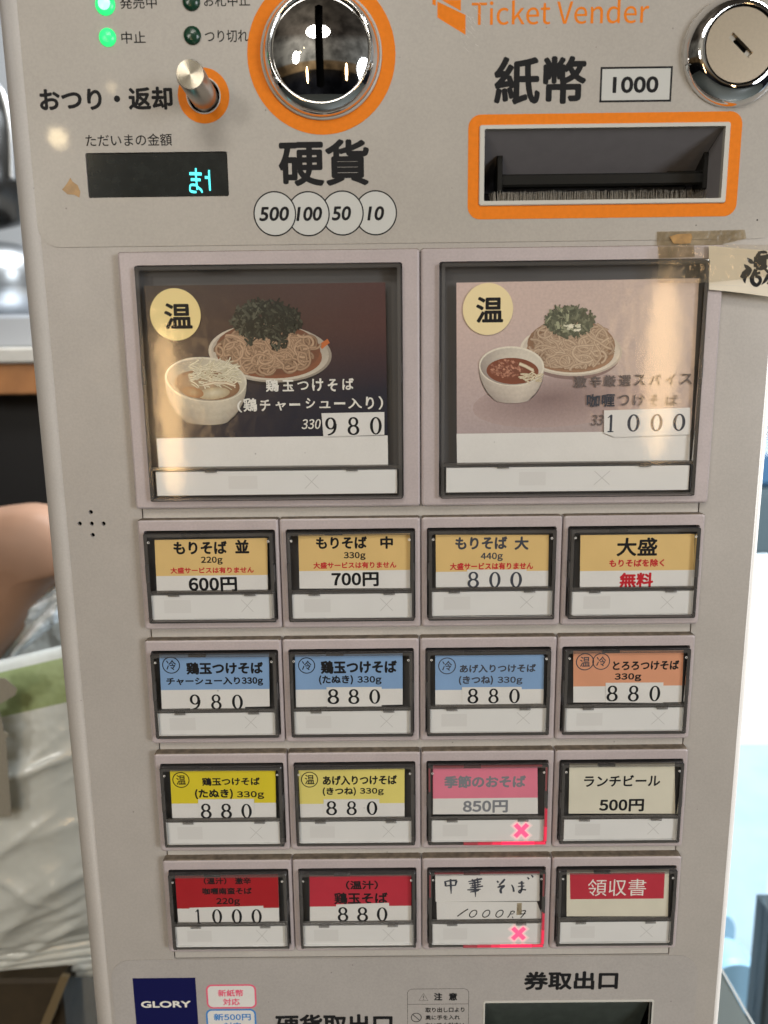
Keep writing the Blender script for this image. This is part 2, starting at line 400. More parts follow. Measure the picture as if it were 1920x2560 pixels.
# price digits: book face with thick uprights and hairline turns, drawn in a unit-high box
def serif_digit(mb, ch, P, x0, x1, y0, y1, Y, m):
    xm, ym = (x0 + x1) / 2, (y0 + y1) / 2
    c = xz(*P(xm, ym), Y); a = xz(*P(x0, ym), Y); b = xz(*P(x1, ym), Y); t = xz(*P(xm, y0), Y); d = xz(*P(xm, y1), Y)
    w = b[0] - a[0]; h = t[1] - d[1]
    def T(p): return [(c[0] + x * w, c[1] + y * h) for x, y in p]
    th, tn = .27 * w, .11 * w
    def ring(cx, cy, rx, ry, y, thick=th, thin=tn, n=40):
        p, ws = [], []
        for i in range(n):
            q = 2 * math.pi * i / n
            p.append((cx + rx * math.cos(q), cy + ry * math.sin(q))); ws.append(thin + (thick - thin) * abs(math.cos(q)) ** 1.5)
        mb.ribbon(T(p), ws, y, m, closed=True)
    if ch == '0':
        ring(0, 0, .40, .46, Y)
    elif ch == '8':
        ring(0, .24, .33, .225, Y, th * .85, tn * 1.2); ring(0, -.225, .40, .24, Y - EPS, th * .95, tn * 1.2)
    elif ch == '9':
        ring(-.02, .165, .37, .30, Y, th * .95, tn * 1.2)
        p = catmull([(.40, .14), (.37, -.10), (.24, -.30), (.0, -.42), (-.30, -.475)], 12)
        mb.ribbon(T(p), [th * (1 - .55 * i / (len(p) - 1)) for i in range(len(p))], Y - EPS, m)
    elif ch == '1':
        mb.ribbon(T([(.04, .47), (.04, -.48)]), [th * 1.05, th * 1.05], Y, m)
        mb.ribbon(T([(-.30, -.475), (.36, -.475)]), [.07 * h, .07 * h], Y - EPS, m)
        mb.ribbon(T([(-.36, .30), (-.14, .385), (.10, .47)]), [.03 * h, .07 * h, .09 * h], Y - 2 * EPS, m)

# crop frames: pixel in an enlarged crop -> pixel of the photograph
def crop(u0, v0, s): return lambda x, y: (u0 + x / s, v0 + y / s)
FULL = crop(0, 0, 1.0)
CT = crop(0, 0, 1.659); CR = crop(960, 0, 1.728); CTV = crop(1060, 0, 2.765); CBS = crop(1150, 260, 2.2726)
CPL = crop(250, 600, 2.023); CPR = crop(1030, 540, 1.864)
CA = crop(330, 1270, 2.2726); CB = crop(1040, 1270, 2.2419); CC = crop(370, 1850, 2.37); CD = crop(1030, 1850, 2.3366)
CBL = crop(250, 2350, 1.952); CBR = crop(980, 2350, 1.765); CTP = crop(1640, 540, 5.925)
CNB = crop(1075, 2160, 5.439); CVF = crop(440, 400, 11.85); CCO = crop(620, 0, 4.366); CLV = crop(420, 120, 8.295); CLK = crop(1700, 0, 7.54)

# ================================================================== the ticket machine
YP = 0.0045                    # front of the steel door; the button surrounds stand proud of it, at y = 0
YF = YP - 0.0003               # printed films on the door
XL, XR, ZT, ZB = -.1742, .1556, .36, -.98
machine = thing('ticket_machine', 'beige meal ticket vending machine with rows of lit menu buttons and orange ringed coin slot', 'ticket machine', (0, .16, ZB))

def hole(P, q, Y=YP):          # px corners (TL, TR, BR, BL) -> xz rectangle
    c = [xz(*P(*k), Y) for k in q]
    return ((c[0][0] + c[3][0]) / 2, (c[1][0] + c[2][0]) / 2, (c[2][1] + c[3][1]) / 2, (c[0][1] + c[1][1]) / 2)
bill = hole(CBS, ((110, 125), (1533, 105), (1503, 560), (105, 585)))
disp = hole(CT, ((355, 633), (943, 631), (950, 814), (368, 822)))
disp = (disp[0], disp[1], disp[2], disp[3])
_t = [xz(*CBR(410, 275), YP), xz(*CBR(1147, 267), YP)]
tick = (_t[0][0], _t[1][0], _t[0][1] - .045, (_t[0][1] + _t[1][1]) / 2)
plate_r = (-.1268, .1266, xz(1052, 2391.5, YP)[1], .1188)
coin_c = xz(803.5, 138, YP); lever_c = xz(509.5, 240, YP); lock_c = xz(1832, 132, YP)
led = [(xz(264, 13, YP), .0040, 1), (xz(270, 95, YP), .00345, 2), (xz(479, 5, YP), .0035, 0), (xz(481.6, 90, YP), .0035, 0)]
spk = [xz(*crop(0, 1200, 2.183)(a, b), YP) for a, b in ((495, 175), (435, 238), (500, 238), (565, 238), (506, 300))]

# steel door and body
mb = MB()
RL, RR = .013, .0035
holes = [rrect(*bill, .001), rrect(*disp, .0008), rrect(*tick, .0008), rrect(*plate_r, .0004), circ(*lever_c, .0074, 40)] + [circ(*c, .00098, 16) for c in spk]
mb.plate([(XL + RL, ZB), (XR - RR, ZB), (XR - RR, ZT), (XL + RL, ZT)], holes, YP, YP + .0014, 'panel_paint')
def body_profile():
    p = [(XR - RR, YP)]
    for i in range(1, 7):
        a = math.radians(90 - 15 * i); p.append((XR - RR + RR * math.cos(a), YP + RR - RR * math.sin(a)))
    p += [(XR, YP + .30), (XL, YP + .30)]
    for i in range(0, 13):
        a = math.radians(180 - 7.5 * i); p.append((XL + RL + RL * math.cos(a), YP + RL - RL * math.sin(a)))
    return p
bp_ = body_profile()
lo = [mb.vert((a, b, ZB)) for a, b in bp_]; hi = [mb.vert((a, b, ZT)) for a, b in bp_]
for i in range(len(bp_) - 1):
    mb.face((lo[i], lo[i + 1], hi[i + 1], hi[i]), 'panel_paint', smooth=(i < 6 or i > 7))
mb.face(hi[::-1], 'panel_paint')
door = mb.build('cabinet', machine)
bpy_weld = bmesh.new(); bpy_weld.from_mesh(door.data); bmesh.ops.remove_doubles(bpy_weld, verts=bpy_weld.verts, dist=1e-6); bmesh.ops.recalc_face_normals(bpy_weld, faces=bpy_weld.faces); bpy_weld.to_mesh(door.data); bpy_weld.free()
mb = MB(); mb.box(XL + .015, XR - .006, YP + .04, YP + .06, -.33, ZT - .01, 'void_black'); mb.build('inner_chassis', machine)
# added pale strip for the bright highlight along the door's right edge
mb = MB(); mb.box(XR - .0002, XR + .0011, YP + .0075, YP + .0095, ZB, ZT, 'rim_white'); mb.build('edge_highlight', machine)

# button mounting plate, a hair smaller than its opening
mb = MB()
x0, x1, z0, z1 = plate_r; g = .00052
mb.stack([at_y(rrect(x0 + g, x1 - g, z0 + g, z1 - g, .0004), YP + .002), at_y(rrect(x0 + g, x1 - g, z0 + g, z1 - g, .0004), YP + .0002), at_y(rrect(x0 + g + .0002, x1 - g - .0002, z0 + g + .0002, z1 - g - .0002, .0003), YP)], 'plate_paint', True, True)
mb.build('button_plate', machine)

# ------------------------------------------------------------------ upper film and its print
Yi = YF - 1.2e-5
mb = MB()
fx0 = xz(85, 470, YF)[0]; fz0 = xz(500, 614, YF)[1]; fx1 = XR - RR - .0005
mb.plate(rrect(fx0, fx1, fz0, ZT - .01, .0085, 8), [rrect(*bill, .001), rrect(*disp, .0008), circ(*lever_c, .0074, 40)], YF, YP, 'panel_film')
letters(mb, '発売中', CT, 497, 650, -14, 37, Yi, 'ink_black', .02)
letters(mb, '中止', CT, 503, 603, 130, 181, Yi, 'ink_black', .02)
letters(mb, 'お札中止', CT, 845, 1037, -24, 27, Yi, 'ink_black', .02)
letters(mb, 'つり切れ', CT, 850, 1030, 124, 176, Yi, 'ink_black', .02)
letters(mb, 'おつり・返却', CT, 163, 716, 362, 459, Yi, 'ink_black', .075)
letters(mb, 'ただいまの金額', CT, 355, 713, 555, 607, Yi, 'ink_black', .02)
letters(mb, '硬貨', CT, 1155, 1531, 578, 772, Yi, 'ink_black', .062)
letters(mb, '紙幣', CR, 475, 874, 243, 452, Yi, 'ink_black', .062)
letters(mb, 'Ticket Vender', CTV, 330, 1555, -2, 168, Yi, 'ink_orange', .012)
for q in (((92, 10), (287, 103), (287, 241), (92, 121)), ((120, 0), (255, 0), (255, 76)), ((58, -30), (82, -30), (82, 40), (58, 30)), ((92, -60), (255, -60), (255, -2), (116, -2))):
    mb.flat([xz(*CTV(*p), Yi) for p in q], Yi, 'ink_orange')
# 1000 yen box
b4 = [xz(*CR(*p), Yi) for p in ((936, 288), (1248, 287), (1240, 440), (930, 442))]
bx0, bx1, bz0, bz1 = (b4[0][0] + b4[3][0]) / 2, (b4[1][0] + b4[2][0]) / 2, (b4[2][1] + b4[3][1]) / 2, (b4[0][1] + b4[1][1]) / 2
mb.flat([(bx0, bz0), (bx1, bz0), (bx1, bz1), (bx0, bz1)], Yi, 'ink_black'); e_ = .00078
mb.flat([(bx0 + e_, bz0 + e_), (bx1 - e_, bz0 + e_), (bx1 - e_, bz1 - e_), (bx0 + e_, bz1 - e_)], Yi - 8e-6, 'circle_fill')
letters(mb, '1000', CR, 988, 1186, 330, 402, Yi - 1.6e-5, 'ink_black', .085, latin=True)
# coin circles, left one on top
for k, (tx, cx, cy, u0, u1) in enumerate((('10', 1558, 883, 1527, 1593), ('50', 1420, 884, 1379, 1456), ('100', 1279, 887, 1232, 1336), ('500', 1140, 887, 1078, 1199))):
    c = xz(*CT(cx, cy), Yi); yy = Yi - k * 3e-5
    mb.flat(circ(*c, .00905), yy, 'ink_black'); mb.flat(circ(*c, .00850), yy - 8e-6, 'circle_fill')
    letters(mb, tx, CT, u0, u1, 857 - (2 if k < 2 else 0), 917 - (2 if k < 2 else 0), yy - 1.6e-5, 'ink_black', .075, shear=.16, latin=True)
# wear: pale scuffs by the logo, a few dark specks
rs = random.Random(3)
for i in range(26):
    cx, cy = (rs.gauss(330, 55), rs.gauss(150, 75)); 
    if cy < 2: continue
    l = rs.uniform(12, 55); a = math.radians(rs.gauss(52, 9))
    brush(mb, CTV, [(cx, cy, .6), (cx + l * .5 * math.cos(a), cy + l * .5 * math.sin(a), rs.uniform(.6, 1.3)), (cx + l * math.cos(a), cy + l * math.sin(a), .5)], Yi - 6e-5 - i * 2e-6, 'scratch_white', 2)
for (u, v, r_) in ((1893, 550, 2.0), (1740, 563, 1.3), (1490, 118, .9), (1250, 300, .8), (905, 400, .8), (640, 520, .9), (1130, 470, .7)):
    mb.flat(circ(*xz(u, v, Yi), r_ * .00018, 10), Yi - 3e-5, 'ink_black')
film = mb.build('upper_film', machine, 'glossy printed film with black and orange lettering')
# peeled glue stain left of the display
mb = MB(); mb.plate([xz(*CT(*p), YF) for p in ((292, 737), (300, 752), (322, 768), (333, 795), (330, 820), (308, 808), (280, 806), (258, 786), (272, 770), (284, 752))], [], YF - .00012, YF, 'glue_stain'); mb.build('glue_residue', machine)

# ------------------------------------------------------------------ indicator lamps
for i, (c, r, on) in enumerate(led):
    mb = MB(); mm_ = 'led_green' if on else 'led_off'
    mb.lathe([(r, YF), (r, YF - .0004), (r * .9, YF - .0009), (r * .62, YF - .0014)], *c, mm_, 40)
    core = 'led_core' if on == 1 else mm_
    mb.lathe([(r * .62, YF - .0014), (r * .3, YF - .0017), (r * .02, YF - .0018)], *c, core, 40, cap=True)
    mb.build('indicator_lamp', machine, 'glowing green lamp' if on else 'unlit dark green lamp')

# ------------------------------------------------------------------ amount display
mb = MB(); x0, x1, z0, z1 = disp
mb.stack([at_y(rrect(x0, x1, z0, z1, .0008), YP + .0012), at_y(rrect(x0 + .0003, x1 - .0003, z0 + .0003, z1 - .0003, .0006), YF - .0001 + .0006)], 'display_glass', False, True)
Yd = YF + .0004 - 5e-5 - .00002
for st in ([(585, 240, 48), (590, 420, 50), (602, 600, 48), (618, 740, 50), (628, 880, 46)], [(395, 405, 82), (520, 405, 84), (758, 415, 82)], [(440, 580, 78), (600, 582, 80), (730, 590, 74)],
           [(600, 745, 72), (450, 738, 66), (412, 820, 40), (430, 915, 60), (520, 945, 70), (606, 945, 60)], [(628, 790, 60), (700, 850, 66), (745, 890, 60), (778, 968, 40)],
           [(975, 295, 52), (985, 520, 54), (998, 750, 54), (1010, 910, 46)], [(855, 515, 80), (965, 522, 78)]):
    Yd -= 6e-6; brush(mb, CVF, st, Yd, 'vfd_glow', 4)
mb.build('amount_display', machine, 'black display window with cyan glowing characters')

# ------------------------------------------------------------------ coin inlet
mb = MB(); R0 = .0302
ring_o = circ(*coin_c, R0); ring_i = circ(*coin_c, .0240)
mb.plate(ring_o, [ring_i], YF - .00012, YF, 'ink_orange')
o = mb.build('coin_inlet', machine, 'orange ring round a domed chrome coin slot')
coin = o
mb = MB()
mb.lathe([(.0247, YF), (.0247, YF - .0009), (.0240, YF - .0012)], *coin_c, 'rim_white')
mb.build('base_ring', coin)
mb = MB()
mb.lathe([(.0238, YF - .0008), (.0238, YF - .0016), (.0232, YF - .0026), (.0214, YF - .0056), (.0206, YF - .0062)], *coin_c, 'chrome', 96)
mb.lathe([(.0206, YF - .0062), (.0201, YF - .0064), (.0196, YF - .0056)], *coin_c, 'chrome_edge', 96)
mb.build('bezel', coin)
# dome with a true vertical slit
mb = MB()
sl = .00155; s_top, s_bot = .0150, -.0150
n = 72; rings = 15
def dome_y(r): return YF - .0052 - .0048 * (1 - (r / .0198) ** 2) 
def dome_pts(side):
    rows = []
    zs = [-.0197 + .0394 * i / 60 for i in range(61)]
    for z in zs:
        xm_ = math.sqrt(max(.0198 ** 2 - z * z, 0))
        x_in = sl if s_bot <= z <= s_top else 0.0
        x_in = min(x_in, xm_)
        rows.append([(coin_c[0] + side * (x_in + (xm_ - x_in) * k / 24), z) for k in range(25)])
    return rows
for side in (1, -1):
    rows = dome_pts(side)
    ids = [[mb.vert((x, dome_y(math.hypot(x - coin_c[0], z)), coin_c[1] + z)) for x, z in r] for r in rows]
    for i in range(60):
        for k in range(24): mb.face((ids[i][k], ids[i][k + 1], ids[i + 1][k + 1], ids[i + 1][k]), 'chrome', True)
dm = mb.build('dome', coin)
mb = MB(); mb.box(coin_c[0] - .0019, coin_c[0] + .0019, YF - .0044, YF - .0038, coin_c[1] - .017, coin_c[1] + .017, 'void_black'); mb.build('slit', coin)

# ------------------------------------------------------------------ return lever
mb = MB(); mb.plate(circ(*lever_c, .0106), [circ(*lever_c, .00705)], YF - .00012, YF, 'ink_orange')
lev = mb.build('return_lever', machine, 'short steel peg in an orange ring')
mb = MB(); mb.lathe([(.00705, YF - .0001), (.00705, YF - .0005), (.0066, YF - .0005), (.0064, YP + .002)], *lever_c, 'rim_white', 48); mb.build('collar', lev)
tip = PX(475.5, 186.3, YF - .0225)
mb = MB(); nseg = 48; rl = .00548
lps = []
for yy, rr in ((YP + .02, rl), (YF - .0223, rl), (YF - .0229, rl * .94)):
    t_ = (yy - YF) / (-.0225); cx = lever_c[0] + (tip.x - lever_c[0]) * max(t_, -.2); cz = lever_c[1] + (tip.z - lever_c[1]) * max(t_, -.2)
    lps.append([(cx + rr * math.cos(2 * math.pi * i / nseg), yy, cz + rr * math.sin(2 * math.pi * i / nseg)) for i in range(nseg)])
mb.stack(lps, 'steel_side', smooth=True)
end = lps[-1]; mb.build('peg', lev)
mb = MB(); cc = (sum(p[0] for p in end) / nseg, end[0][1], sum(p[2] for p in end) / nseg)
mb.stack([end, [(cc[0] + (p[0] - cc[0]) * .02, end[0][1], cc[2] + (p[2] - cc[2]) * .02) for p in end]], 'steel_turned', cap1=True)
mb.build('peg_end', lev)

# ------------------------------------------------------------------ banknote slot
x0, x1, z0, z1 = bill
q = [xz(*CBS(*p), YF) for p in ((45, 60), (1603, 42), (1572, 636), (45, 658))]
ox0, ox1, oz0, oz1 = (q[0][0] + q[3][0]) / 2, (q[1][0] + q[2][0]) / 2, (q[2][1] + q[3][1]) / 2, (q[0][1] + q[1][1]) / 2
mb = MB(); mb.plate(rrect(ox0, ox1, oz0, oz1, .0052, 8), [rrect(x0, x1, z0, z1, .001)], YF - .00012, YF, 'ink_orange')
bs = mb.build('note_slot', machine, 'wide banknote slot with orange surround')
ix0, ix1, iz0, iz1 = x0 + .0021, x1 - .0021, z0 + .0018, z1 - .0016
mb = MB()
mb.stack([at_y(rrect(x0, x1, z0, z1, .001), YP + .001), at_y(rrect(x0, x1, z0, z1, .001), YF - .0006), at_y(rrect(x0 + .0003, x1 - .0003, z0 + .0003, z1 - .0003, .0008), YF - .0009), at_y(rrect(ix0, ix1, iz0, iz1, .0004), YF - .0009), at_y(rrect(ix0, ix1, iz0, iz1, .0004), YP + .002)], 'rim_white')
mb.build('rim', bs)
mb = MB()   # throat: sloping ceiling, cheeks, floor, dark back
zk = xz(1500, 430, YP)[1]; yb = YP + .030
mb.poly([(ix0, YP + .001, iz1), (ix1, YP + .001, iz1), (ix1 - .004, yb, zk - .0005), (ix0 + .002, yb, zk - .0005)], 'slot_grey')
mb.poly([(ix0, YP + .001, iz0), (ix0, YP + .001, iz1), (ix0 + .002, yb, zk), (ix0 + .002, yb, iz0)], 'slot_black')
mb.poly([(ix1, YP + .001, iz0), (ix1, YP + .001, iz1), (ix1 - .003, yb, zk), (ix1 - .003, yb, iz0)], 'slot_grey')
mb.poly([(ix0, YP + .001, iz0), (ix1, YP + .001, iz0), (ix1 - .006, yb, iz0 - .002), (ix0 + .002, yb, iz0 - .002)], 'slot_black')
mb.poly([(ix0 - .004, yb + .001, iz0 - .01), (ix1 + .004, yb + .001, iz0 - .01), (ix1 + .004, yb + .001, iz1), (ix0 - .004, yb + .001, iz1)], 'slot_black')
mb.build('throat', bs)
mb = MB()   # black guide bar and its end posts
def bbox(P, a, b, c, d, Y): 
    p = xz(*P(a, b), Y); r = xz(*P(c, d), Y); return p[0], r[0], r[1], p[1]
yg = YP + .014
u = bbox(CBS, 212, 398, 1405, 455, yg); mb.box(u[0], u[1], yg, yg + .004, u[2], u[3], 'slot_black', .0008)
u = bbox(CBS, 213, 292, 240, 500, yg - .003); mb.box(u[0], u[1], yg - .003, yg + .008, u[2], u[3], 'slot_black', .0003)
u = bbox(CBS, 1390, 272, 1420, 480, yg - .003); mb.box(u[0], u[1], yg - .003, yg + .008, u[2], u[3], 'slot_black', .0003)
u = bbox(CBS, 1180, 325, 1400, 400, yg + .006); mb.box(u[0], u[1], yg + .006, yg + .009, u[2], u[3], 'slot_black', .0005)
mb.build('guide_bar', bs)
mb = MB(); rb = random.Random(5)   # bristles
ys = YP + .010; a_ = xz(*CBS(188, 560), ys); b_ = xz(*CBS(1400, 545), ys); tz = xz(*CBS(800, 490), ys)[1]
nb = 230
for k in range(3):
    for i in range(nb):
        x = a_[0] + (b_[0] - a_[0]) * (i + rb.uniform(0, 1)) / nb; lean = rb.gauss(0, .0004) + (.0012 if i > nb - 14 else 0) - (.0008 if i < 6 else 0)
        zt_ = tz + rb.gauss(-.0002, .0003); w_ = .00022
        y_ = ys + k * .0012 + rb.uniform(0, .0006)
        mb.poly([(x - w_, y_, iz0 - .0015), (x + w_, y_ + .0003, iz0 - .0015), (x + w_ * .5 + lean, y_ + .0004, zt_), (x - w_ * .5 + lean, y_ + .0001, zt_)], 'bristle')
mb.build('brush', bs)

# ------------------------------------------------------------------ key lock
mb = MB()
mb.lathe([(.0208, YF), (.0208, YF - .0006), (.0202, YF - .0018), (.0190, YF - .0040), (.0170, YF - .0060), (.0156, YF - .0067), (.0150, YF - .0068)], *lock_c, 'chrome', 96)
lk = mb.build('key_lock', machine, 'round chrome key lock')
mb = MB(); mb.lathe([(.0150, YF - .0068), (.0146, YF - .0068), (.0142, YF - .0060), (.0138, YF - .0058)], *lock_c, 'chrome_edge', 72, mats=['chrome_edge', 'void_black', 'void_black']); mb.build('ring', lk)
mb = MB()
kx = [(-.0056, -.0013), (.0056, -.0013), (.0056, .0013), (-.0056, .0013)]; ang = math.radians(-42)
kx = [(lock_c[0] + .0000 + a * math.cos(ang) - b * math.sin(ang), lock_c[1] + a * math.sin(ang) + b * math.cos(ang)) for a, b in kx]
mb.plate(circ(*lock_c, .0138, 64), [kx], YF - .0064, YF - .0045, 'lock_face'); mb.build('face', lk)
mb = MB(); mb.flat([(lock_c[0] + (a - lock_c[0]) * 1.2, lock_c[1] + (b - lock_c[1]) * 1.2) for a, b in kx], YF - .0044, 'void_black')
for s_ in (-1, 1):
    e_ = [(s_ * .0056, -.00125), (s_ * .0032, -.00125), (s_ * .0032, .00125), (s_ * .0056, .00125)]
    mb.flat([(lock_c[0] + a * math.cos(ang) - b * math.sin(ang), lock_c[1] + a * math.sin(ang) + b * math.cos(ang)) for a, b in e_], YF - .0054, 'nickel')
mb.build('keyway', lk)

# speaker holes: dark plug behind the perforation
mb = MB(); mb.flat([(spk[1][0] - .003, spk[4][1] - .003), (spk[3][0] + .003, spk[4][1] - .003), (spk[3][0] + .003, spk[0][1] + .003), (spk[1][0] - .003, spk[0][1] + .003)], YP + .0013, 'void_black'); mb.build('speaker_grille', machine)

# ------------------------------------------------------------------ menu buttons
YC = -0.0009      # printed card
YCOV = -0.0030    # front of the clear cover
YS = -0.0016      # white marker strip
def menu_button(outer, opening, label, big=False, dxs=0.0):
    ox0, ox1, oz0, oz1 = outer; x0, x1, z0, z1 = opening
    j = random.Random(label); dy = j.uniform(-.00012, .00012)
    mb = MB(); b = .0010; r = .0013
    O = lambda k: rrect(ox0 + k, ox1 - k, oz0 + k, oz1 - k, max(r - k * .4, .0004))
    I = lambda k: rrect(x0 - k, x1 + k, z0 - k, z1 + k, .0009)
    mb.stack([at_y(O(0), YP + .001), at_y(O(0), dy + b), at_y(O(b * .32), dy + b * .36), at_y(O(b), dy), at_y(I(.0001), dy), at_y(I(0), dy + .0002), at_y(I(0), YP + .006)], 'bezel_plastic')
    mb.face([mb.vert((a, YP - .0008, c)) for a, c in ((x0 - .0005, z0 - .0005), (x1 + .0005, z0 - .0005), (x1 + .0005, z1 + .0005), (x0 - .0005, z1 + .0005))], 'recess_dark')
    btn = mb.build('menu_button', machine, label)
    btn.data.materials.append(MATS['bezel_top_brown'])
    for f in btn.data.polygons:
        if f.normal.z > .5 and f.center.z > z1 + .001: f.material_index = len(btn.data.materials) - 1  # upward faces above the opening take the darker brown
    return btn
def cover_for(btn, opening, strip_top, red=False, big=False):
    x0, x1, z0, z1 = opening
    cx0, cx1, cz0, cz1 = x0 + .00045, x1 - .00045, z0 - .0002, z1 - .0007
    mb = MB(); w = .0017; rim = .00035
    Oo = lambda k: rrect(cx0 + k, cx1 - k, cz0 + k, cz1 - k, .0008)
    mb.stack([at_y(Oo(0), .0030), at_y(Oo(0), YCOV + .0003), at_y(Oo(.0003), YCOV)], 'cover_edge')       # side walls
    mb.stack([at_y(Oo(.0003), YCOV), at_y(Oo(w), YCOV)], 'cover_ridge')                                  # front rim
    mb.face([mb.vert(p) for p in at_y(Oo(w), YCOV)], 'cover_clear')                                      # front pane
    mb.stack([at_y(Oo(w), YCOV + .0002), at_y(Oo(w), YCOV + .0017)], 'cover_ridge')                      # inner lip
    zr = strip_top
    mb.box(cx0 + .0012, cx1 - .0012, YCOV + .0005, YC - .0004, zr + .0004, zr + .0022, 'cover_ridge', .0003)   # divider rail
    wd = cx1 - cx0
    for f in ((.205, .80) if not big else (.245, .80)):
        mb.box(cx0 + wd * f - .0026, cx0 + wd * f + .0026, YCOV + .00015, YCOV + .0005, zr - .0004, zr + .0016, 'cover_ridge', .0002)
    f = .30 if not big else .22
    mb.box(cx0 + wd * f, cx0 + wd * f + (.008 if not big else .015), YCOV + .0004, YCOV + .0016, cz1 - .0016, cz1 - .0004, 'cover_edge')
    for s_ in (0, 1):
        px_ = cx0 + .0022 if not s_ else cx1 - .0022
        if not big:
            mb.lathe([(.00052, YCOV - .00002), (.00030, YCOV - .00002)], px_, cz1 - .0040, 'scratch_white', 14)
        zz = z0 + (z1 - z0) * .55
        xx = cx0 - .0001 if not s_ else cx1 - .0007
        mb.box(xx, xx + .0008, YCOV + .0002, .001, zz - .0045, zz + .0035, 'recess_dark')
    if red:
        for k_, (f0, f1, m_) in enumerate(((.30, .42, 'red_faint'), (.42, .54, 'red_glow_dim'), (.54, .62, 'red_mid'), (.62, .90, 'red_glow'), (.90, .995, 'red_mid'))):
            mb.box(cx0 + wd * f0, cx0 + wd * f1 - .00002, YCOV - .00012, YCOV + .001, cz0 - .0001, cz0 + .0015, m_, .0003)
        mb.box(cx1 - .0013, cx1 + .0001, YCOV - .00015, YCOV + .001, cz0 + .0016, cz0 + .0095, 'red_mid', .0003); mb.box(cx1 - .0012, cx1 + .00005, YCOV - .0001, YCOV + .001, cz0 + .0096, cz0 + .019, 'red_glow_dim', .0003)
        mb.box(cx0 + .003, cx1 - .003, YCOV + .0006, YCOV + .0014, cz1 - .0013, cz1 - .0006, 'red_faint')
        for xx in (cx0 + .0004, cx1 - .0012): mb.box(xx, xx + .0008, YCOV + .0006, YCOV + .0012, cz1 - .014, cz1 - .002, 'red_faint')
    mb.build('clear_cover', btn)
def strip_for(btn, P, q, cross=None, lit=False, block=None):
    c = [xz(*P(*k), YS) for k in q]
    x0, x1, z0, z1 = (c[0][0] + c[3][0]) / 2, (c[1][0] + c[2][0]) / 2, (c[2][1] + c[3][1]) / 2, (c[0][1] + c[1][1]) / 2
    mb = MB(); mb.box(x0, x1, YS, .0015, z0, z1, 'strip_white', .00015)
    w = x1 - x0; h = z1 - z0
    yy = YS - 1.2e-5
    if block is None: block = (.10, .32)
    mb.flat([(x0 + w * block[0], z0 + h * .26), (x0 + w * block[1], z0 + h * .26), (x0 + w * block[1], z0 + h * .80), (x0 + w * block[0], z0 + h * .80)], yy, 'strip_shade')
    if cross:
        a = xz(*P(cross[0], cross[2]), YS); b = xz(*P(cross[1], cross[3]), YS)
        wd = .0022 if lit else .00028; m_ = 'cross_glow' if lit else 'ink_faint'
        g = .0008 if lit else 0
        if lit:
            for k_, (w_, hm, e2) in enumerate(((.0046, 'halo_faint', -.0010), (.0032, 'halo_mid', -.0004))):
                mb.ribbon([(a[0] + g + e2, a[1] - g - e2), (b[0] - g - e2, b[1] + g + e2)], w_, yy + 6e-6 - k_ * 4e-6, hm)
                mb.ribbon([(b[0] - g - e2, a[1] - g - e2), (a[0] + g + e2, b[1] + g + e2)], w_, yy + 5e-6 - k_ * 4e-6, hm)
        mb.ribbon([(a[0] + g, a[1] - g), (b[0] - g, b[1] + g)], wd, yy - 6e-6, m_)
        mb.ribbon([(b[0] - g, a[1] - g), (a[0] + g, b[1] + g)], wd, yy - 1.2e-5, m_)
    mb.build('marker_strip', btn)
    return z1

def card_for(btn, P, q, base, top=None, split=None):
    c = [xz(*P(*k), YC) for k in q]
    mb = MB(); 
    mb.plate(c, [], YC, YC + .00025, base)
    if top:
        zs = (xz(*P(q[0][0], split), YC)[1] + xz(*P(q[1][0], split - (q[3][1] - q[2][1]) * .6), YC)[1]) / 2
        # colour band follows the card's own sides
        def lerp(a, b, z): t = (z - a[1]) / (b[1] - a[1]); return (a[0] + (b[0] - a[0]) * t, z)
        mb.flat([c[0], c[1], lerp(c[1], c[2], zs), lerp(c[0], c[3], zs)], YC - 1.0e-5, top)
    return mb
YK = YC - 2.4e-5   # ink on cards
def sticker(btn, P, q, digits, dy0, dy1, m='ink_black', paper='paper_white'):
    yy = YC - .00022
    mb = MB(); mb.plate([xz(*P(*k), yy) for k in q], [], yy, YC - .00008, paper)
    for ch, a, b in digits: serif_digit(mb, ch, P, a, b, dy0, dy1, yy - 1.2e-5, m)
    mb.build('price_sticker', btn)
def ringed(mb, ch, P, cx, cy, r, m='ink_black'):
    c = xz(*P(cx, cy), YK); e = xz(*P(cx + r, cy), YK); R = e[0] - c[0]
    mb.ribbon(circ(*c, R, 40), R * .12, YK, m, closed=True)
    letters(mb, ch, P, cx - r * .58, cx + r * .60, cy - r * .60, cy + r * .58, YK - 5e-6, m, .03)

COLX = [(-.1249, -.0659), (-.0609, -.0027), (.0027, .0610), (.0663, .1253)]
ROWZ = [-.00057, -.05743, -.11434, -.17115]; ROWD = [.0, -.00075, -.0003, .0]
def opening(col, row):
    x0, x1 = COLX[col]; d = ROWD[row]
    return (x0 + d, x1 + d, ROWZ[row] - .0425, ROWZ[row])
def outer(col, row):
    d = ROWD[row]; p = .064
    return ((col - 2) * p + .00022 + d, (col - 1) * p - .00022 + d, ROWZ[row] - .0425 - .0042, ROWZ[row] + .0051)

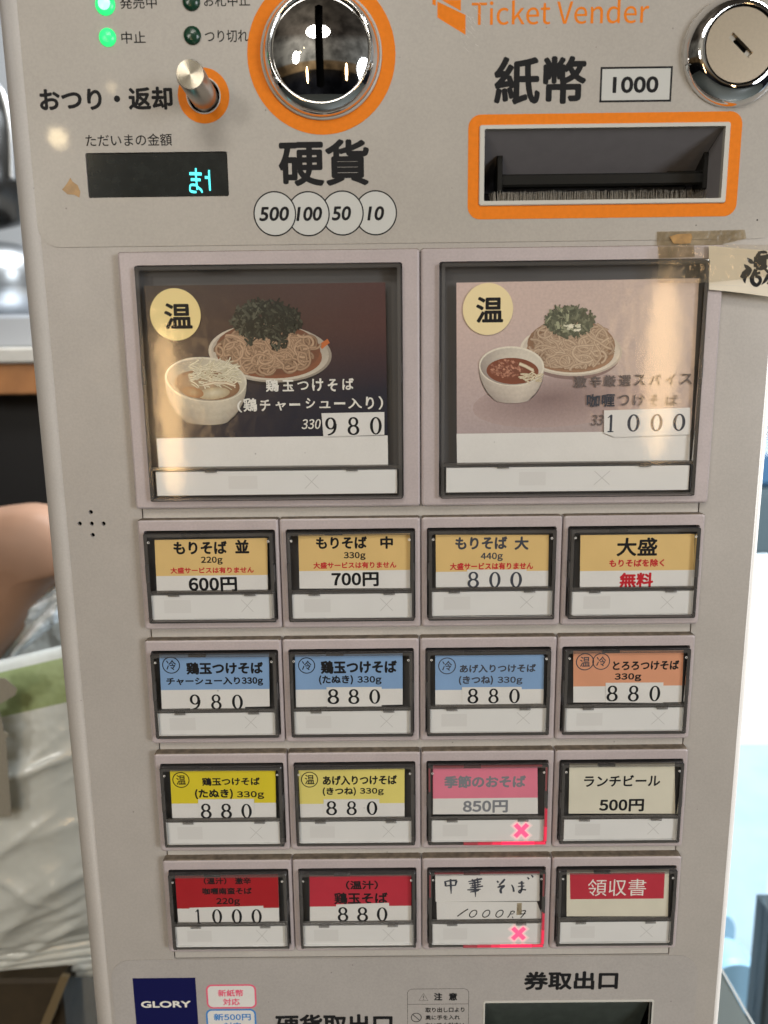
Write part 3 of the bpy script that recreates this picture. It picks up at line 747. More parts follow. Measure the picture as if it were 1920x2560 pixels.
SPEC = [  # col,row, crop, card quad, base, band, split, strip quad, cross, label, ink list, rings, sticker
 (0, 0, CA, ((128, 182), (768, 170), (772, 474), (142, 482)), 'paper_white', 'paper_amber', 386, ((112, 500), (805, 488), (805, 625), (117, 635)), (620, 690, 520, 590), 'amber and white button priced 600円',
  [('もりそば', 235, 540, 188, 263, 'ink_black', .085), ('並', 585, 665, 180, 258, 'ink_black', .085), ('220g', 392, 515, 276, 322, 'ink_black', .06), ('大盛サービスは有りません', 218, 692, 336, 371, 'ink_red', .075), ('600円', 322, 597, 393, 476, 'ink_black', .08)], [], None),
 (1, 0, CA, ((945, 152), (1580, 143), (1580, 455), (952, 458)), 'paper_white', 'paper_amber', 356, ((910, 492), (1592, 484), (1590, 622), (912, 630)), (1410, 1482, 512, 584), 'amber and white button priced 700円',
  [('もりそば', 1045, 1335, 162, 232, 'ink_black', .085), ('中', 1410, 1483, 160, 232, 'ink_black', .085), ('330g', 1203, 1327, 250, 296, 'ink_black', .06), ('大盛サービスは有りません', 1030, 1502, 306, 343, 'ink_red', .075), ('700円', 1133, 1402, 365, 446, 'ink_black', .08)], [], None),
 (2, 0, CB, ((110, 150), (745, 150), (740, 448), (112, 452)), 'paper_white', 'paper_amber', 356, ((88, 473), (765, 463), (763, 600), (88, 605)), (585, 655, 495, 560), 'amber button with 800 price sticker',
  [('もりそば', 220, 512, 160, 232, 'ink_slate', .085), ('大', 552, 632, 160, 235, 'ink_slate', .085), ('440g', 362, 487, 250, 298, 'ink_slate', .06), ('大盛サービスは有りません', 190, 657, 306, 346, 'ink_red', .075)], [],
  (((287, 346), (620, 345), (618, 450), (288, 450)), (('8', 290, 352), ('0', 412, 472), ('0', 530, 592)), 358, 447, 'ink_slate')),
 (3, 0, CB, ((922, 152), (1562, 145), (1555, 446), (918, 452)), 'paper_white', 'paper_amber', 352, ((870, 472), (1555, 462), (1553, 592), (868, 600)), (1375, 1442, 495, 562), 'amber button reading 大盛 above 無料',
  [('大盛', 1125, 1353, 166, 270, 'ink_black', .06), ('もりそばを除く', 1083, 1392, 286, 330, 'ink_red', .08), ('無料', 1140, 1330, 362, 446, 'ink_red', .085)], [], None),
 (0, 1, CA, ((155, 828), (778, 822), (782, 1127), (170, 1142)), 'paper_white', 'paper_blue', 1036, ((147, 1172), (815, 1158), (815, 1288), (150, 1300)), (640, 710, 1185, 1250), 'blue and white button with 980 price sticker',
  [('鶏玉つけそば', 308, 745, 875, 945, 'ink_black', .085), ('チャーシュー入り330g', 195, 745, 960, 1012, 'ink_black', .075)], [('冷', 222, 893, 48)],
  (((325, 1040), (640, 1033), (642, 1142), (330, 1150)), (('9', 330, 388), ('8', 450, 507), ('0', 570, 628)), 1060, 1145, 'ink_black')),
 (1, 1, CA, ((925, 835), (1537, 825), (1538, 1117), (932, 1132)), 'paper_white', 'paper_blue', 1034, ((920, 1160), (1583, 1150), (1583, 1278), (922, 1285)), (1410, 1482, 1178, 1245), 'blue and white たぬき button with 880 price sticker',
  [('鶏玉つけそば', 1072, 1505, 866, 941, 'ink_black', .085), ('(たぬき)', 1062, 1256, 950, 1004, 'ink_black', .075), ('330g', 1280, 1418, 955, 1003, 'ink_black', .06)], [('冷', 992, 895, 46)],
  (((1105, 1019), (1418, 1017), (1418, 1128), (1107, 1132)), (('8', 1112, 1175), ('8', 1230, 1290), ('0', 1350, 1408)), 1030, 1113, 'ink_black')),
 (2, 1, CB, ((108, 828), (718, 822), (713, 1112), (108, 1114)), 'paper_white', 'paper_blue', 1018, ((78, 1130), (730, 1122), (728, 1252), (76, 1260)), (565, 637, 1145, 1210), 'blue and white きつね button with 880 price sticker',
  [('あげ入りつけそば', 245, 672, 876, 922, 'ink_slate', .075), ('(きつね)', 240, 432, 940, 992, 'ink_slate', .075), ('330g', 457, 597, 945, 990, 'ink_slate', .06)], [('冷', 174, 885, 47)],
  (((258, 1005), (592, 1003), (594, 1100), (259, 1102)), (('8', 290, 348), ('8', 407, 462), ('0', 524, 580)), 1013, 1095, 'ink_black')),
 (3, 1, CB, ((882, 800), (1500, 797), (1488, 1088), (882, 1090)), 'paper_white', 'paper_salmon', 998, ((833, 1122), (1497, 1120), (1495, 1248), (832, 1255)), (1322, 1392, 1145, 1212), 'salmon and white button with two ringed characters',
  [('とろろつけそば', 1103, 1475, 855, 908, 'ink_black', .08), ('330g', 1113, 1263, 926, 972, 'ink_black', .075)], [('温', 947, 862, 48), ('冷', 1038, 860, 47)],
  (((1063, 980), (1387, 978), (1385, 1092), (1064, 1090)), (('8', 1070, 1130), ('8', 1190, 1248), ('0', 1310, 1367)), 996, 1084, 'ink_black')),
 (0, 2, CC, ((130, 182), (755, 182), (760, 470), (145, 472)), 'paper_white', 'paper_yellow', 375, ((107, 492), (782, 482), (780, 615), (110, 625)), (603, 678, 515, 582), 'yellow and white たぬき button with 880 price sticker',
  [('鶏玉つけそば', 320, 663, 222, 270, 'ink_black', .075), ('(たぬき)', 278, 503, 290, 350, 'ink_black', .08), ('330g', 527, 688, 303, 350, 'ink_black', .06)], [('温', 195, 237, 48)],
  (((297, 352), (628, 349), (632, 472), (300, 474)), (('8', 313, 375), ('8', 433, 495), ('0', 555, 613)), 378, 465, 'ink_black')),
 (1, 2, CC, ((892, 180), (1520, 168), (1520, 462), (903, 468)), 'paper_white', 'paper_yellow_light', 378, ((892, 488), (1562, 478), (1560, 605), (895, 615)), (1390, 1460, 508, 575), 'yellow and white きつね button with 880 price sticker',
  [('あげ入りつけそば', 1035, 1475, 210, 266, 'ink_black', .075), ('(きつね)', 1035, 1232, 280, 331, 'ink_black', .075), ('330g', 1255, 1397, 284, 328, 'ink_black', .06)], [('温', 957, 235, 48)],
  (((1040, 352), (1370, 350), (1372, 455), (1043, 458)), (('8', 1057, 1118), ('8', 1178, 1235), ('0', 1298, 1357)), 363, 445, 'ink_black')),
 (2, 2, CD, ((122, 145), (733, 145), (735, 432), (122, 434)), 'paper_white', 'paper_pink', 340, ((113, 472), (775, 463), (775, 590), (113, 595)), (595, 682, 485, 572), 'pink and white button with glowing red cross',
  [('季節のおそば', 188, 665, 207, 280, 'ink_grey', .085), ('850円', 297, 560, 352, 425, 'ink_grey', .08)], [], None),
 (3, 2, CD, ((920, 138), (1535, 132), (1537, 430), (915, 430)), 'paper_cream', None, 0, ((885, 465), (1550, 460), (1550, 587), (887, 590)), (1378, 1442, 485, 550), 'plain cream ランチビール button',
  [('ランチビール', 1005, 1450, 205, 272, 'ink_black', .06), ('500円', 1093, 1355, 345, 418, 'ink_black', .08)], [], None),
 (0, 3, CC, ((160, 805), (770, 793), (778, 1077), (180, 1087)), 'paper_white', 'paper_red', 1000, ((165, 1108), (825, 1100), (825, 1220), (170, 1230)), (640, 710, 1125, 1195), 'red and white button with 1000 price sticker',
  [('（温汁）', 330, 465, 815, 856, 'ink_black', .075), ('激辛', 515, 610, 815, 855, 'ink_black', .075), ('咖喱南蛮そば', 322, 615, 875, 915, 'ink_black', .075), ('220g', 405, 545, 936, 983, 'ink_black', .06)], [],
  (((245, 995), (683, 983), (687, 1078), (250, 1095)), (('1', 277, 316), ('0', 382, 437), ('0', 498, 555), ('0', 615, 672)), 1002, 1090, 'ink_black')),
 (1, 3, CC, ((957, 805), (1560, 800), (1560, 1079), (960, 1084)), 'paper_white', 'paper_crimson', 986, ((917, 1100), (1575, 1095), (1573, 1218), (920, 1225)), (1390, 1460, 1120, 1188), 'red and white button with 880 price sticker',
  [('（温汁）', 1172, 1363, 833, 886, 'ink_black', .075), ('鶏玉そば', 1103, 1420, 903, 972, 'ink_black', .065)], [],
  (((1115, 975), (1428, 965), (1428, 1074), (1118, 1080)), (('8', 1125, 1185), ('8', 1240, 1302), ('0', 1358, 1417)), 991, 1075, 'ink_black')),
 (2, 3, CD, ((135, 770), (745, 765), (745, 940), (138, 945)), 'paper_white', None, 0, ((117, 1075), (757, 1070), (755, 1193), (120, 1197)), (580, 665, 1090, 1170), 'handwritten paper button with glowing red cross', [], [], None),
 (3, 3, CD, ((905, 760), (1502, 755), (1495, 1030), (903, 1030)), 'paper_cream', None, 0, ((860, 1063), (1503, 1060), (1500, 1185), (865, 1190)), (1335, 1405, 1085, 1150), 'cream button with red 領収書 block', [], [], None),
]


for (c_, r_, P, q, base, band, split, sq, cross, label, inks, rings_, st) in SPEC:
    op = opening(c_, r_)
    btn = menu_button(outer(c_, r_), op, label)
    lit = (c_, r_) in ((2, 2), (2, 3))
    mb = card_for(btn, P, q, base, band, split)
    for k, (tx, a, b, t0, t1, m_, bd) in enumerate(inks): letters(mb, tx, P, a, b, t0, t1, YK - k * 4e-5 * 0, m_, bd)
    for ch, a, b, rr in rings_: ringed(mb, ch, P, a, b, rr, 'ink_slate' if c_ >= 2 else 'ink_black')
    if (c_, r_) == (3, 3):
        mb.flat([xz(*P(*p), YK) for p in ((922, 778), (1477, 772), (1470, 926), (925, 930))], YK, 'paper_crimson')
        letters(mb, '領収書', P, 1028, 1367, 812, 911, YK - 1.2e-5, 'ink_white')
    if (c_, r_) == (2, 3):   # two handwritten slips
        yy = YC - 2e-5
        mb.plate([xz(*CNB(*p), YC - .00012) for p in ((90, 515), (1455, 515), (1500, 640), (1505, 775), (95, 768))], [], YC - .00012, YC + .0001, 'paper_white')
        mb.flat([xz(*CNB(*p), YC - .00014) for p in ((1185, 530), (1250, 530), (1245, 690), (1175, 695))], YC - .00014, 'tape_dirty')
        Yh = YC - 6e-5
        for stq in ([(200, 235, 16), (212, 270, 24), (208, 305, 14)], [(205, 240, 14), (290, 225, 20), (365, 225, 26)], [(362, 225, 24), (352, 262, 22), (345, 296, 14)], [(210, 300, 14), (280, 292, 18), (345, 290, 14)], [(278, 205, 20), (284, 300, 24), (288, 405, 10)],
                    [(520, 240, 10), (610, 222, 22), (708, 200, 20)], [(572, 205, 14), (590, 245, 18)], [(640, 190, 14), (650, 240, 18)], [(530, 268, 12), (610, 256, 20), (695, 240, 16)], [(555, 300, 10), (620, 288, 16), (690, 275, 14)], [(545, 325, 12), (625, 318, 20), (720, 300, 18)], [(508, 352, 14), (610, 350, 22), (690, 342, 12)], [(545, 382, 12), (620, 370, 20), (668, 358, 12)], [(606, 230, 18), (615, 340, 24), (618, 450, 8)], [(580, 260, 12), (585, 325, 14)], [(652, 250, 12), (650, 320, 14)],
                    [(910, 228, 14), (932, 252, 22)], [(1018, 205, 20), (985, 245, 24), (940, 290, 16)], [(918, 320, 16), (960, 305, 24), (1018, 298, 26)], [(1010, 300, 22), (965, 340, 26), (962, 378, 26), (972, 400, 16)],
                    [(1108, 282, 12), (1130, 320, 18), (1140, 378, 22)], [(1200, 262, 12), (1245, 258, 18), (1282, 262, 14)], [(1195, 310, 10), (1240, 303, 16), (1285, 300, 12)], [(1246, 232, 20), (1250, 300, 22), (1246, 350, 22), (1222, 392, 22), (1205, 372, 14), (1240, 350, 14), (1305, 352, 20)], [(1325, 180, 16), (1348, 208, 20)], [(1380, 150, 16), (1402, 182, 20)]):
            Yh -= 3e-6; brush(mb, CNB, [(a, b, w_ * 1.25) for a, b, w_ in stq], Yh, 'ink_slate', 4)
        Yh = YC - .00018
        def pen(pts, w=17):
            global Yh_
            brush(mb, CNB, [(a, b, w) for a, b in pts], pen.y, 'ink_black', 4); pen.y -= 3e-6
        pen.y = Yh
        pen([(372, 712), (450, 655), (518, 612)])
        for cx in (588, 765, 945):
            pen([(cx + 45 * math.cos(t) + 22 * math.sin(t), 676 - 48 * math.sin(t)) for t in [k * .7 for k in range(10)]], 14)
        pen([(1055, 728), (1085, 690), (1105, 640)], 14); pen([(1100, 645), (1140, 640)], 14); pen([(1100, 682), (1135, 676)], 12); pen([(1150, 640), (1140, 668)], 12)
        pen([(1245, 640), (1298, 634), (1278, 680), (1232, 732)], 14); pen([(1225, 680), (1298, 676)], 12); pen([(1118, 715), (1130, 738)], 10)
    mb.build('menu_card', btn)
    if st: sticker(btn, P, *st[:4], m=st[4])
    zt_ = strip_for(btn, P, sq, cross, lit)
    cover_for(btn, op, zt_, lit)
    if lit:
        lamp('button_lamp', 'POINT', (op[1] - .012, -.0006, op[2] + .0005), (0, 0, 0), .0012, (1, .05, .12), (.0008,))

# ------------------------------------------------------------------ picture buttons
def ell(cx, cy, rx, ry, rot=0., n=40, a0=0., a1=2 * math.pi):
    c, s = math.cos(rot), math.sin(rot); full = abs(a1 - a0 - 2 * math.pi) < 1e-6
    m_ = n if full else n + 1
    return [(cx + rx * math.cos(t) * c - ry * math.sin(t) * s, cy + rx * math.cos(t) * s + ry * math.sin(t) * c) for t in [a0 + (a1 - a0) * i / n for i in range(m_)]]
class Print:
    """a flat food photograph made of printed patches, each on its own hair-thin layer of ink"""
    def __init__(s, mb, P, y): s.mb = mb; s.P = P; s.y = y
    def up(s): s.y -= 1.0e-6; return s.y
    def patch(s, pts, cols):
        y = s.up(); s.mb.poly([(*_q(xz(*s.P(*p), y), y),) for p in pts], 'photo_print', cols if isinstance(cols, list) else [cols] * len(pts))
    def fan(s, pts, centre, cc, ec):
        y = s.up(); q = xz(*s.P(*centre), y); c = s.mb.vert((q[0], y, q[1]), cc); n = len(pts)
        ids = []
        for i, p in enumerate(pts):
            a = xz(*s.P(*p), y); ids.append(s.mb.vert((a[0], y, a[1]), ec[i] if isinstance(ec, list) else ec))
        for i in range(n): s.mb.face((c, ids[i], ids[(i + 1) % n]), 'photo_print')
    def strand(s, pts, w, dark, light):
        y = s.up(); q = [xz(*s.P(*p), y) for p in pts]
        a = xz(*s.P(0, 0), y); b = xz(*s.P(100, 0), y); sc = (b[0] - a[0]) / 100
        s.mb.ribbon(q, w * sc, y, 'photo_print', lanes=[(-1, dark), (-.45, light), (.35, light), (1, dark)])
def _q(a, y): return (a[0], y, a[1])
def mixc(a, b, t): return tuple(x + (y - x) * t for x, y in zip(a, b))
def noodle_dish(pr, plate, mound, cols, rnd, nori, n=260, soup=None):
    cx, cy, rx, ry, rot = plate; wh = cols['plate']; 
    E = ell(cx, cy + 14, rx * .96, ry * 1.02, rot); pr.fan(E, (cx, cy), cols['under'], cols['under'])
    E = ell(cx, cy, rx, ry, rot, 48)
    pr.fan(E, (cx, cy), wh, [mixc(wh, cols['plate_shade'], .5 + .5 * math.sin(6.28 * i / 48 + 1.0)) for i in range(48)])
    E = ell(cx, cy, rx * .955, ry * .93, rot, 48); pr.fan(E, (cx, cy), mixc(wh, cols['plate_shade'], .6), [mixc(wh, cols['plate_shade'], .45 - .45 * math.sin(6.28 * i / 48)) for i in range(48)])
    E = ell(cx - 5, cy + ry * .06, rx * .86, ry * .80, rot, 40); pr.fan(E, (cx, cy), cols['gap'], cols['soup'])
    if soup: 
        pr.patch(soup, cols['stripe'])
    mcx, mcy, mrx, mry = mound
    pr.fan(ell(mcx, mcy, mrx, mry, rot * .6, 30), (mcx, mcy), cols['gap'], mixc(cols['gap'], cols['soup'], .6))
    y0 = pr.y
    for i in range(n):
        t = i / n; pr.y = y0 - (i % 320) * .6e-6
        for _try in range(12):
            a = rnd.uniform(0, 6.28); r = math.sqrt(rnd.random()) * .97
            x = mcx + mrx * r * math.cos(a); y = mcy + mry * r * math.sin(a); th = rnd.uniform(0, 6.28)
            k = rnd.choice((-1, 1)) * rnd.uniform(.04, .30); pts = []
            for s_ in range(rnd.randint(9, 22)):
                pts.append((x, y)); th += k + rnd.gauss(0, .10)
                if rnd.random() < .06: k = -k
                x += 9 * math.cos(th); y += 9 * math.sin(th) * .85
            if all(((p[0] - mcx) / mrx) ** 2 + ((p[1] - mcy) / mry) ** 2 < 1.06 for p in pts): break
        else: continue
        up = (mcy + mry - pts[0][1]) / (2 * mry)
        lt = mixc(cols['noodle_dark'], cols['noodle'], min(1, .25 + .8 * t)) ; lt = mixc(lt, cols['noodle_hi'], max(0, t - .5) * rnd.random() * 1.2)
        pr.strand(pts, rnd.uniform(cols.get('w', 10), cols.get('w', 10) * 1.35), mixc(cols['gap'], lt, .30), lt)
    y0 -= 322 * .6e-6; q_ = 0
    for (nx, ny, nrx, nry, cnt) in nori:
        for i in range(cnt):
            pr.y = y0 - (q_ % 330) * .6e-6; q_ += 1
            a = rnd.uniform(0, 6.28); r = math.sqrt(rnd.random()); x = nx + nrx * r * math.cos(a); y = ny + nry * r * math.sin(a)
            l = rnd.uniform(14, 52); w = rnd.uniform(5, 15); th = rnd.uniform(0, 3.14) if rnd.random() < .6 else rnd.gauss(1.3, .5)
            c = mixc(cols['nori'], cols['nori_hi'], (rnd.random() ** 3) * (1.0 if x < nx else .55))
            e = [(-l / 2, -w / 2), (l * rnd.uniform(-.1, .2), -w * rnd.uniform(.4, .8)), (l / 2, -w * .3), (l * .45, w / 2), (-l * .1, w * rnd.uniform(.3, .7)), (-l / 2, w * .4)]
            pr.patch([(x + u * math.cos(th) - v * math.sin(th), y + u * math.sin(th) + v * math.cos(th)) for u, v in e], [mixc(c, (.01, .015, .01), rnd.random() * .5) for _ in e])
    pr.y = y0 - 335 * .6e-6
def bowl(pr, cx, cy, rx, ry, rot, bottom, foot, cols, soup):
    n = 24; rim = ell(cx, cy, rx, ry, rot, n, 0, math.pi)
    # outer wall: rows from the rim down to the foot
    rows = []
    for k in range(7):
        t = k / 6; f = math.sqrt(max(0, 1 - t * t * (1 - foot * foot)))
        rows.append([(cx + (p[0] - cx) * f, p[1] + (bottom - ry * .22 * (1 - max(0, p[1] - cy) / ry) - p[1]) * t) for p in rim])
    y = pr.up(); ids = []
    for k, rw in enumerate(rows):
        ln = []
        for i, p in enumerate(rw):
            q = xz(*pr.P(*p), y); s_ = i / n
            c = mixc(cols['wall'], cols['wall_shade'], min(1, abs(s_ - .38) * 1.15 + .42 * (k / 6) + (.07 if k % 2 else 0)))
            ln.append(pr.mb.vert((q[0], y, q[1]), c))
        ids.append(ln)
    for k in range(6):
        for i in range(n): pr.mb.face((ids[k][i], ids[k][i + 1], ids[k + 1][i + 1], ids[k + 1][i]), 'photo_print')
    pr.fan(ell(cx, cy, rx, ry, rot, 40), (cx, cy), cols['wall'], cols['rim'])
    E = ell(cx, cy + 2, rx * .955, ry * .93, rot, 40); pr.fan(E, (cx, cy - ry * .1), cols['inner'], [mixc(cols['inner'], cols['wall_shade'], .5 + .5 * math.cos(6.28 * i / 40 - 2.6)) for i in range(40)])
    E = ell(cx + rx * .03, cy + ry * .24, rx * .80, ry * .66, rot, 40); pr.fan(E, (cx, cy + ry * .2), soup[0], soup[1])
def backing(pr, q, fn, nx=14, ny=14):
    y = pr.up(); ids = []
    for j in range(ny + 1):
        row = []
        for i in range(nx + 1):
            s, t = i / nx, j / ny
            u = (q[0][0] * (1 - s) + q[1][0] * s) * (1 - t) + (q[3][0] * (1 - s) + q[2][0] * s) * t
            v = (q[0][1] * (1 - s) + q[1][1] * s) * (1 - t) + (q[3][1] * (1 - s) + q[2][1] * s) * t
            p = xz(*pr.P(u, v), y); row.append(pr.mb.vert((p[0], y, p[1]), fn(s, t)))
        ids.append(row)
    for j in range(ny):
        for i in range(nx): pr.mb.face((ids[j][i], ids[j][i + 1], ids[j + 1][i + 1], ids[j + 1][i]), 'photo_print')

YCB = -.0002
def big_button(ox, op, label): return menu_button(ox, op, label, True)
# ---- left: dark poster
op = (-.1204, -.0077, .0134, .1138)
btn = big_button((-.128 + .0002, -.00025, .0094, .1195), op, 'large picture button with dark noodle photo priced 980')
mb = MB(); Yb = YCB
mb.plate([xz(*CPL(*p), Yb) for p in ((285, 1003), (1455, 985), (1457, 1142), (298, 1160))], [], Yb, Yb + .0003, 'paper_white')
pr = Print(mb, CPL, Yb - 1e-5)
backing(pr, ((222, 232), (1443, 214), (1455, 988), (285, 1003)), lambda s, t: mixc(mixc((.036, .026, .020), (.058, .026, .024), s), (.012, .013, .022), max(0, min(1, (t - .30) * 2.4))))
rn = random.Random(11)
DC = dict(w=11, plate=(.42, .38, .31), plate_shade=(.20, .17, .14), under=(.012, .011, .014), soup=(.17, .065, .035), gap=(.06, .032, .022), stripe=(.36, .10, .03), noodle=(.29, .19, .12), noodle_dark=(.10, .058, .035), noodle_hi=(.42, .29, .19), nori=(.011, .011, .008), nori_hi=(.10, .102, .072))
noodle_dish(pr, (860, 572, 312, 148, .055), (850, 552, 265, 132), DC, rn, [(845, 410, 178, 84, 560), (765, 470, 38, 60, 34), (905, 490, 50, 65, 50), (835, 345, 95, 45, 110), (740, 375, 50, 45, 40)], 300, [(1108, 528), (1150, 500), (1162, 520), (1122, 552)])
bowl(pr, 535, 706, 208, 113, .10, 935, .56, dict(wall=(.40, .37, .30), wall_shade=(.14, .12, .10), rim=(.46, .43, .35), inner=(.40, .37, .29)), ((.26, .20, .13), (.15, .075, .040)))
for i in range(150):
    x, y = rn.uniform(440, 665), rn.uniform(632, 735); th = rn.uniform(-.9, .5); k = rn.uniform(-.15, .15); pts = []
    for s_ in range(8): pts.append((x, y)); th += k; x += 8 * math.cos(th); y += 7 * math.sin(th)
    pr.strand(pts, rn.uniform(4, 8), (.25, .22, .15), mixc((.38, .35, .25), (.58, .55, .43), rn.random()))
pr.fan(ell(575, 776, 82, 30, -.1, 24), (575, 772), (.40, .37, .28), (.30, .24, .15))
pr.fan(ell(470, 770, 55, 26, .2, 24), (470, 768), (.26, .18, .10), (.22, .10, .04))
pr.strand([(520, 735), (580, 722), (640, 724), (685, 738)], 14, (.22, .10, .05), (.50, .45, .34))
Yt = pr.y - 8e-6
c = xz(*CPL(381, 377), Yt); mb.flat(circ(*c, .0108), Yt, 'yellow_disc')
letters(mb, '温', CPL, 325, 466, 319, 451, Yt - 8e-6, 'ink_black', .06)
for k, (ch, a, b, t0, t1) in enumerate((('鶏', 838, 903, 705, 768), ('玉', 922, 980, 708, 765), ('つ', 998, 1055, 715, 758), ('け', 1072, 1130, 700, 765), ('そ', 1152, 1200, 702, 765), ('ば', 1225, 1283, 698, 758))):
    letters(mb, ch, CPL, a, b, t0, t1, Yt - 8e-6, 'ink_white', .055, warp=.022, seed=k)
for k, (ch, a, b, t0, t1) in enumerate((('(', 694, 718, 812, 872), ('鶏', 725, 795, 800, 868), ('チ', 808, 862, 808, 865), ('ャ', 888, 940, 818, 862), ('ー', 958, 1012, 826, 838), ('シ', 1040, 1088, 800, 852), ('ュ', 1110, 1165, 815, 850), ('ー', 1184, 1240, 820, 832), ('入', 1255, 1325, 800, 852), ('り', 1345, 1385, 792, 856), (')', 1408, 1432, 790, 858))):
    letters(mb, ch, CPL, a, b, t0, t1, Yt - 8e-6, 'ink_white', .055 if ch not in '()ー' else .02, warp=.022 if ch not in '()' else 0, seed=k + 9)
letters(mb, '330', CPL, 1022, 1116, 906, 956, Yt - 8e-6, 'ink_white', .03, shear=.18)
cardL = mb.build('menu_card', btn)
yy = Yt - .00010
mb = MB(); mb.plate([xz(*CPL(*p), yy) for p in ((1120, 876), (1438, 870), (1438, 985), (1130, 995))], [], yy, yy + .00008, 'paper_white')
for ch, a, b in (('9', 1140, 1196), ('8', 1253, 1310), ('0', 1367, 1423)): serif_digit(mb, ch, CPL, a, b, 898 - (b - 1196) * .015, 988 - (b - 1196) * .015, yy - 1.2e-5, 'ink_black')
mb.build('price_sticker', btn)
zt_ = strip_for(btn, CPL, ((283, 1176), (1503, 1158), (1503, 1278), (288, 1298)), (1035, 1105, 1188, 1256), block=(.30, .42))
cover_for(btn, op, zt_, False, True)
# ---- right: pale pink poster
op = (.0081, .1213, .0134, .1138)
btn = big_button((.00025, .1283, .0094, .1195), op, 'large picture button with pale pink noodle photo priced 1000')
mb = MB()
mb.plate([xz(*CPR(*p), Yb) for p in ((208, 1014), (1297, 998), (1292, 1144), (210, 1158))], [], Yb, Yb + .0003, 'paper_white')
pr = Print(mb, CPR, Yb - 1e-5)
backing(pr, ((207, 311), (1338, 290), (1300, 1000), (209, 1015)), lambda s, t: mixc(mixc((.43, .33, .295), (.36, .29, .255), s), mixc((.30, .245, .24), (.26, .21, .20), s), max(0, min(1, (t - .25) * 1.3))))
DP = dict(plate=(.50, .45, .37), plate_shade=(.33, .28, .23), under=(.17, .115, .105), soup=(.24, .14, .085), gap=(.12, .068, .040), stripe=(.5, .2, .1), noodle=(.34, .25, .175), noodle_dark=(.17, .11, .072), noodle_hi=(.46, .36, .26), nori=(.075, .080, .052), nori_hi=(.33, .34, .22))
pr.fan(ell(700, 860, 420, 120, -.1, 30), (640, 850), (.165, .115, .11), (.30, .23, .215))
noodle_dish(pr, (742, 628, 238, 118, .04), (742, 600, 205, 118), DP, rn, [(735, 490, 112, 64, 330), (700, 540, 25, 50, 8)], 290)
for i in range(14):
    x, y = rn.uniform(690, 780), rn.uniform(495, 530); pr.patch([(x, y), (x + rn.uniform(8, 26), y + rn.uniform(-6, 4)), (x + rn.uniform(8, 22), y + rn.uniform(5, 14)), (x - 2, y + 8)], mixc((.40, .39, .28), (.60, .56, .45), rn.random()))
bowl(pr, 464, 700, 152, 93, .03, 872, .56, dict(wall=(.47, .42, .35), wall_shade=(.22, .185, .165), rim=(.52, .48, .40), inner=(.46, .42, .35)), ((.13, .050, .032), (.15, .048, .026)))
for i in range(150):
    a = rn.uniform(0, 6.28); r = math.sqrt(rn.random()); x, y = 440 + 78 * r * math.cos(a), 712 + 42 * r * math.sin(a); s_ = rn.uniform(3, 8)
    pr.patch([(x - s_, y), (x, y - s_ * .8), (x + s_, y + 1), (x + 1, y + s_ * .8)], mixc((.14, .045, .03), (.40, .20, .13), rn.random()))
for i in range(34):
    x, y = rn.uniform(490, 590), rn.uniform(728, 775); th = rn.uniform(-.8, .3); pts = []
    for s_ in range(6): pts.append((x, y)); th += rn.uniform(-.3, .3); x += 6 * math.cos(th); y += 5 * math.sin(th)
    pr.strand(pts, rn.uniform(4, 7), (.24, .17, .09), mixc((.42, .36, .25), (.60, .54, .40), rn.random()))
pr.strand([(500, 688), (530, 700), (565, 720)], 16, (.30, .20, .12), (.52, .45, .33))
Yt = pr.y - 8e-6
c = xz(*CPR(354, 434), Yt); mb.flat(circ(*c, .0107), Yt, 'yellow_disc_pale')
letters(mb, '温', CPR, 298, 426, 376, 498, Yt - 8e-6, 'ink_black', .06)
for k, (ch, a, b) in enumerate((('激', 752, 815), ('辛', 830, 882), ('厳', 893, 950), ('選', 965, 1020), ('ス', 1035, 1088), ('パ', 1108, 1160), ('イ', 1185, 1228), ('ス', 1250, 1306))):
    letters(mb, ch, CPR, a, b, 745 - k * 1.5, 800 - k * 2.2, Yt - 8e-6, 'ink_brown', .05, warp=.02, seed=k)
for k, (ch, a, b) in enumerate((('咖', 815, 875), ('喱', 884, 945), ('つ', 962, 1012), ('け', 1032, 1085), ('そ', 1110, 1150), ('ば', 1185, 1238))):
    letters(mb, ch, CPR, a, b, 830 - (k > 1) * -3, 890 - (k > 1) * 6, Yt - 8e-6, 'ink_slate' if k < 2 else 'ink_brown', .045 if k < 2 else .03, warp=.018, seed=k + 4)
letters(mb, '33', CPR, 836, 892, 926, 976, Yt - 8e-6, 'ink_brown', .03, shear=.18)
mb.build('menu_card', btn)
yy = Yt - .00010
mb = MB(); mb.plate([xz(*CPR(*p), yy) for p in ((895, 906), (1297, 893), (1297, 1018), (945, 1031), (895, 1012))], [], yy, yy + .00008, 'paper_white')
for ch, a, b in (('1', 905, 946), ('0', 1005, 1059), ('0', 1113, 1166), ('0', 1218, 1272)): serif_digit(mb, ch, CPR, a, b, 925 - (a - 905) * .012, 1007 - (a - 905) * .015, yy - 1.2e-5, 'ink_slate')
mb.build('price_sticker', btn)
zt_ = strip_for(btn, CPR, ((158, 1176), (1293, 1159), (1290, 1275), (160, 1291)), (850, 920, 1188, 1252), block=(.30, .41))
cover_for(btn, op, zt_, False, True)

# ------------------------------------------------------------------ lower film
mb = MB()
lz1 = xz(1052, 2393.5, YF)[1] - .0002; lx0 = xz(280, 2470, YF)[0]; lx1 = xz(1742, 2470, YF)[0]
mb.plate(rrect(lx0, lx1, ZB + .2, lz1, .011, 8), [rrect(*tick, .0008)], YF, YP, 'panel_film_matte')

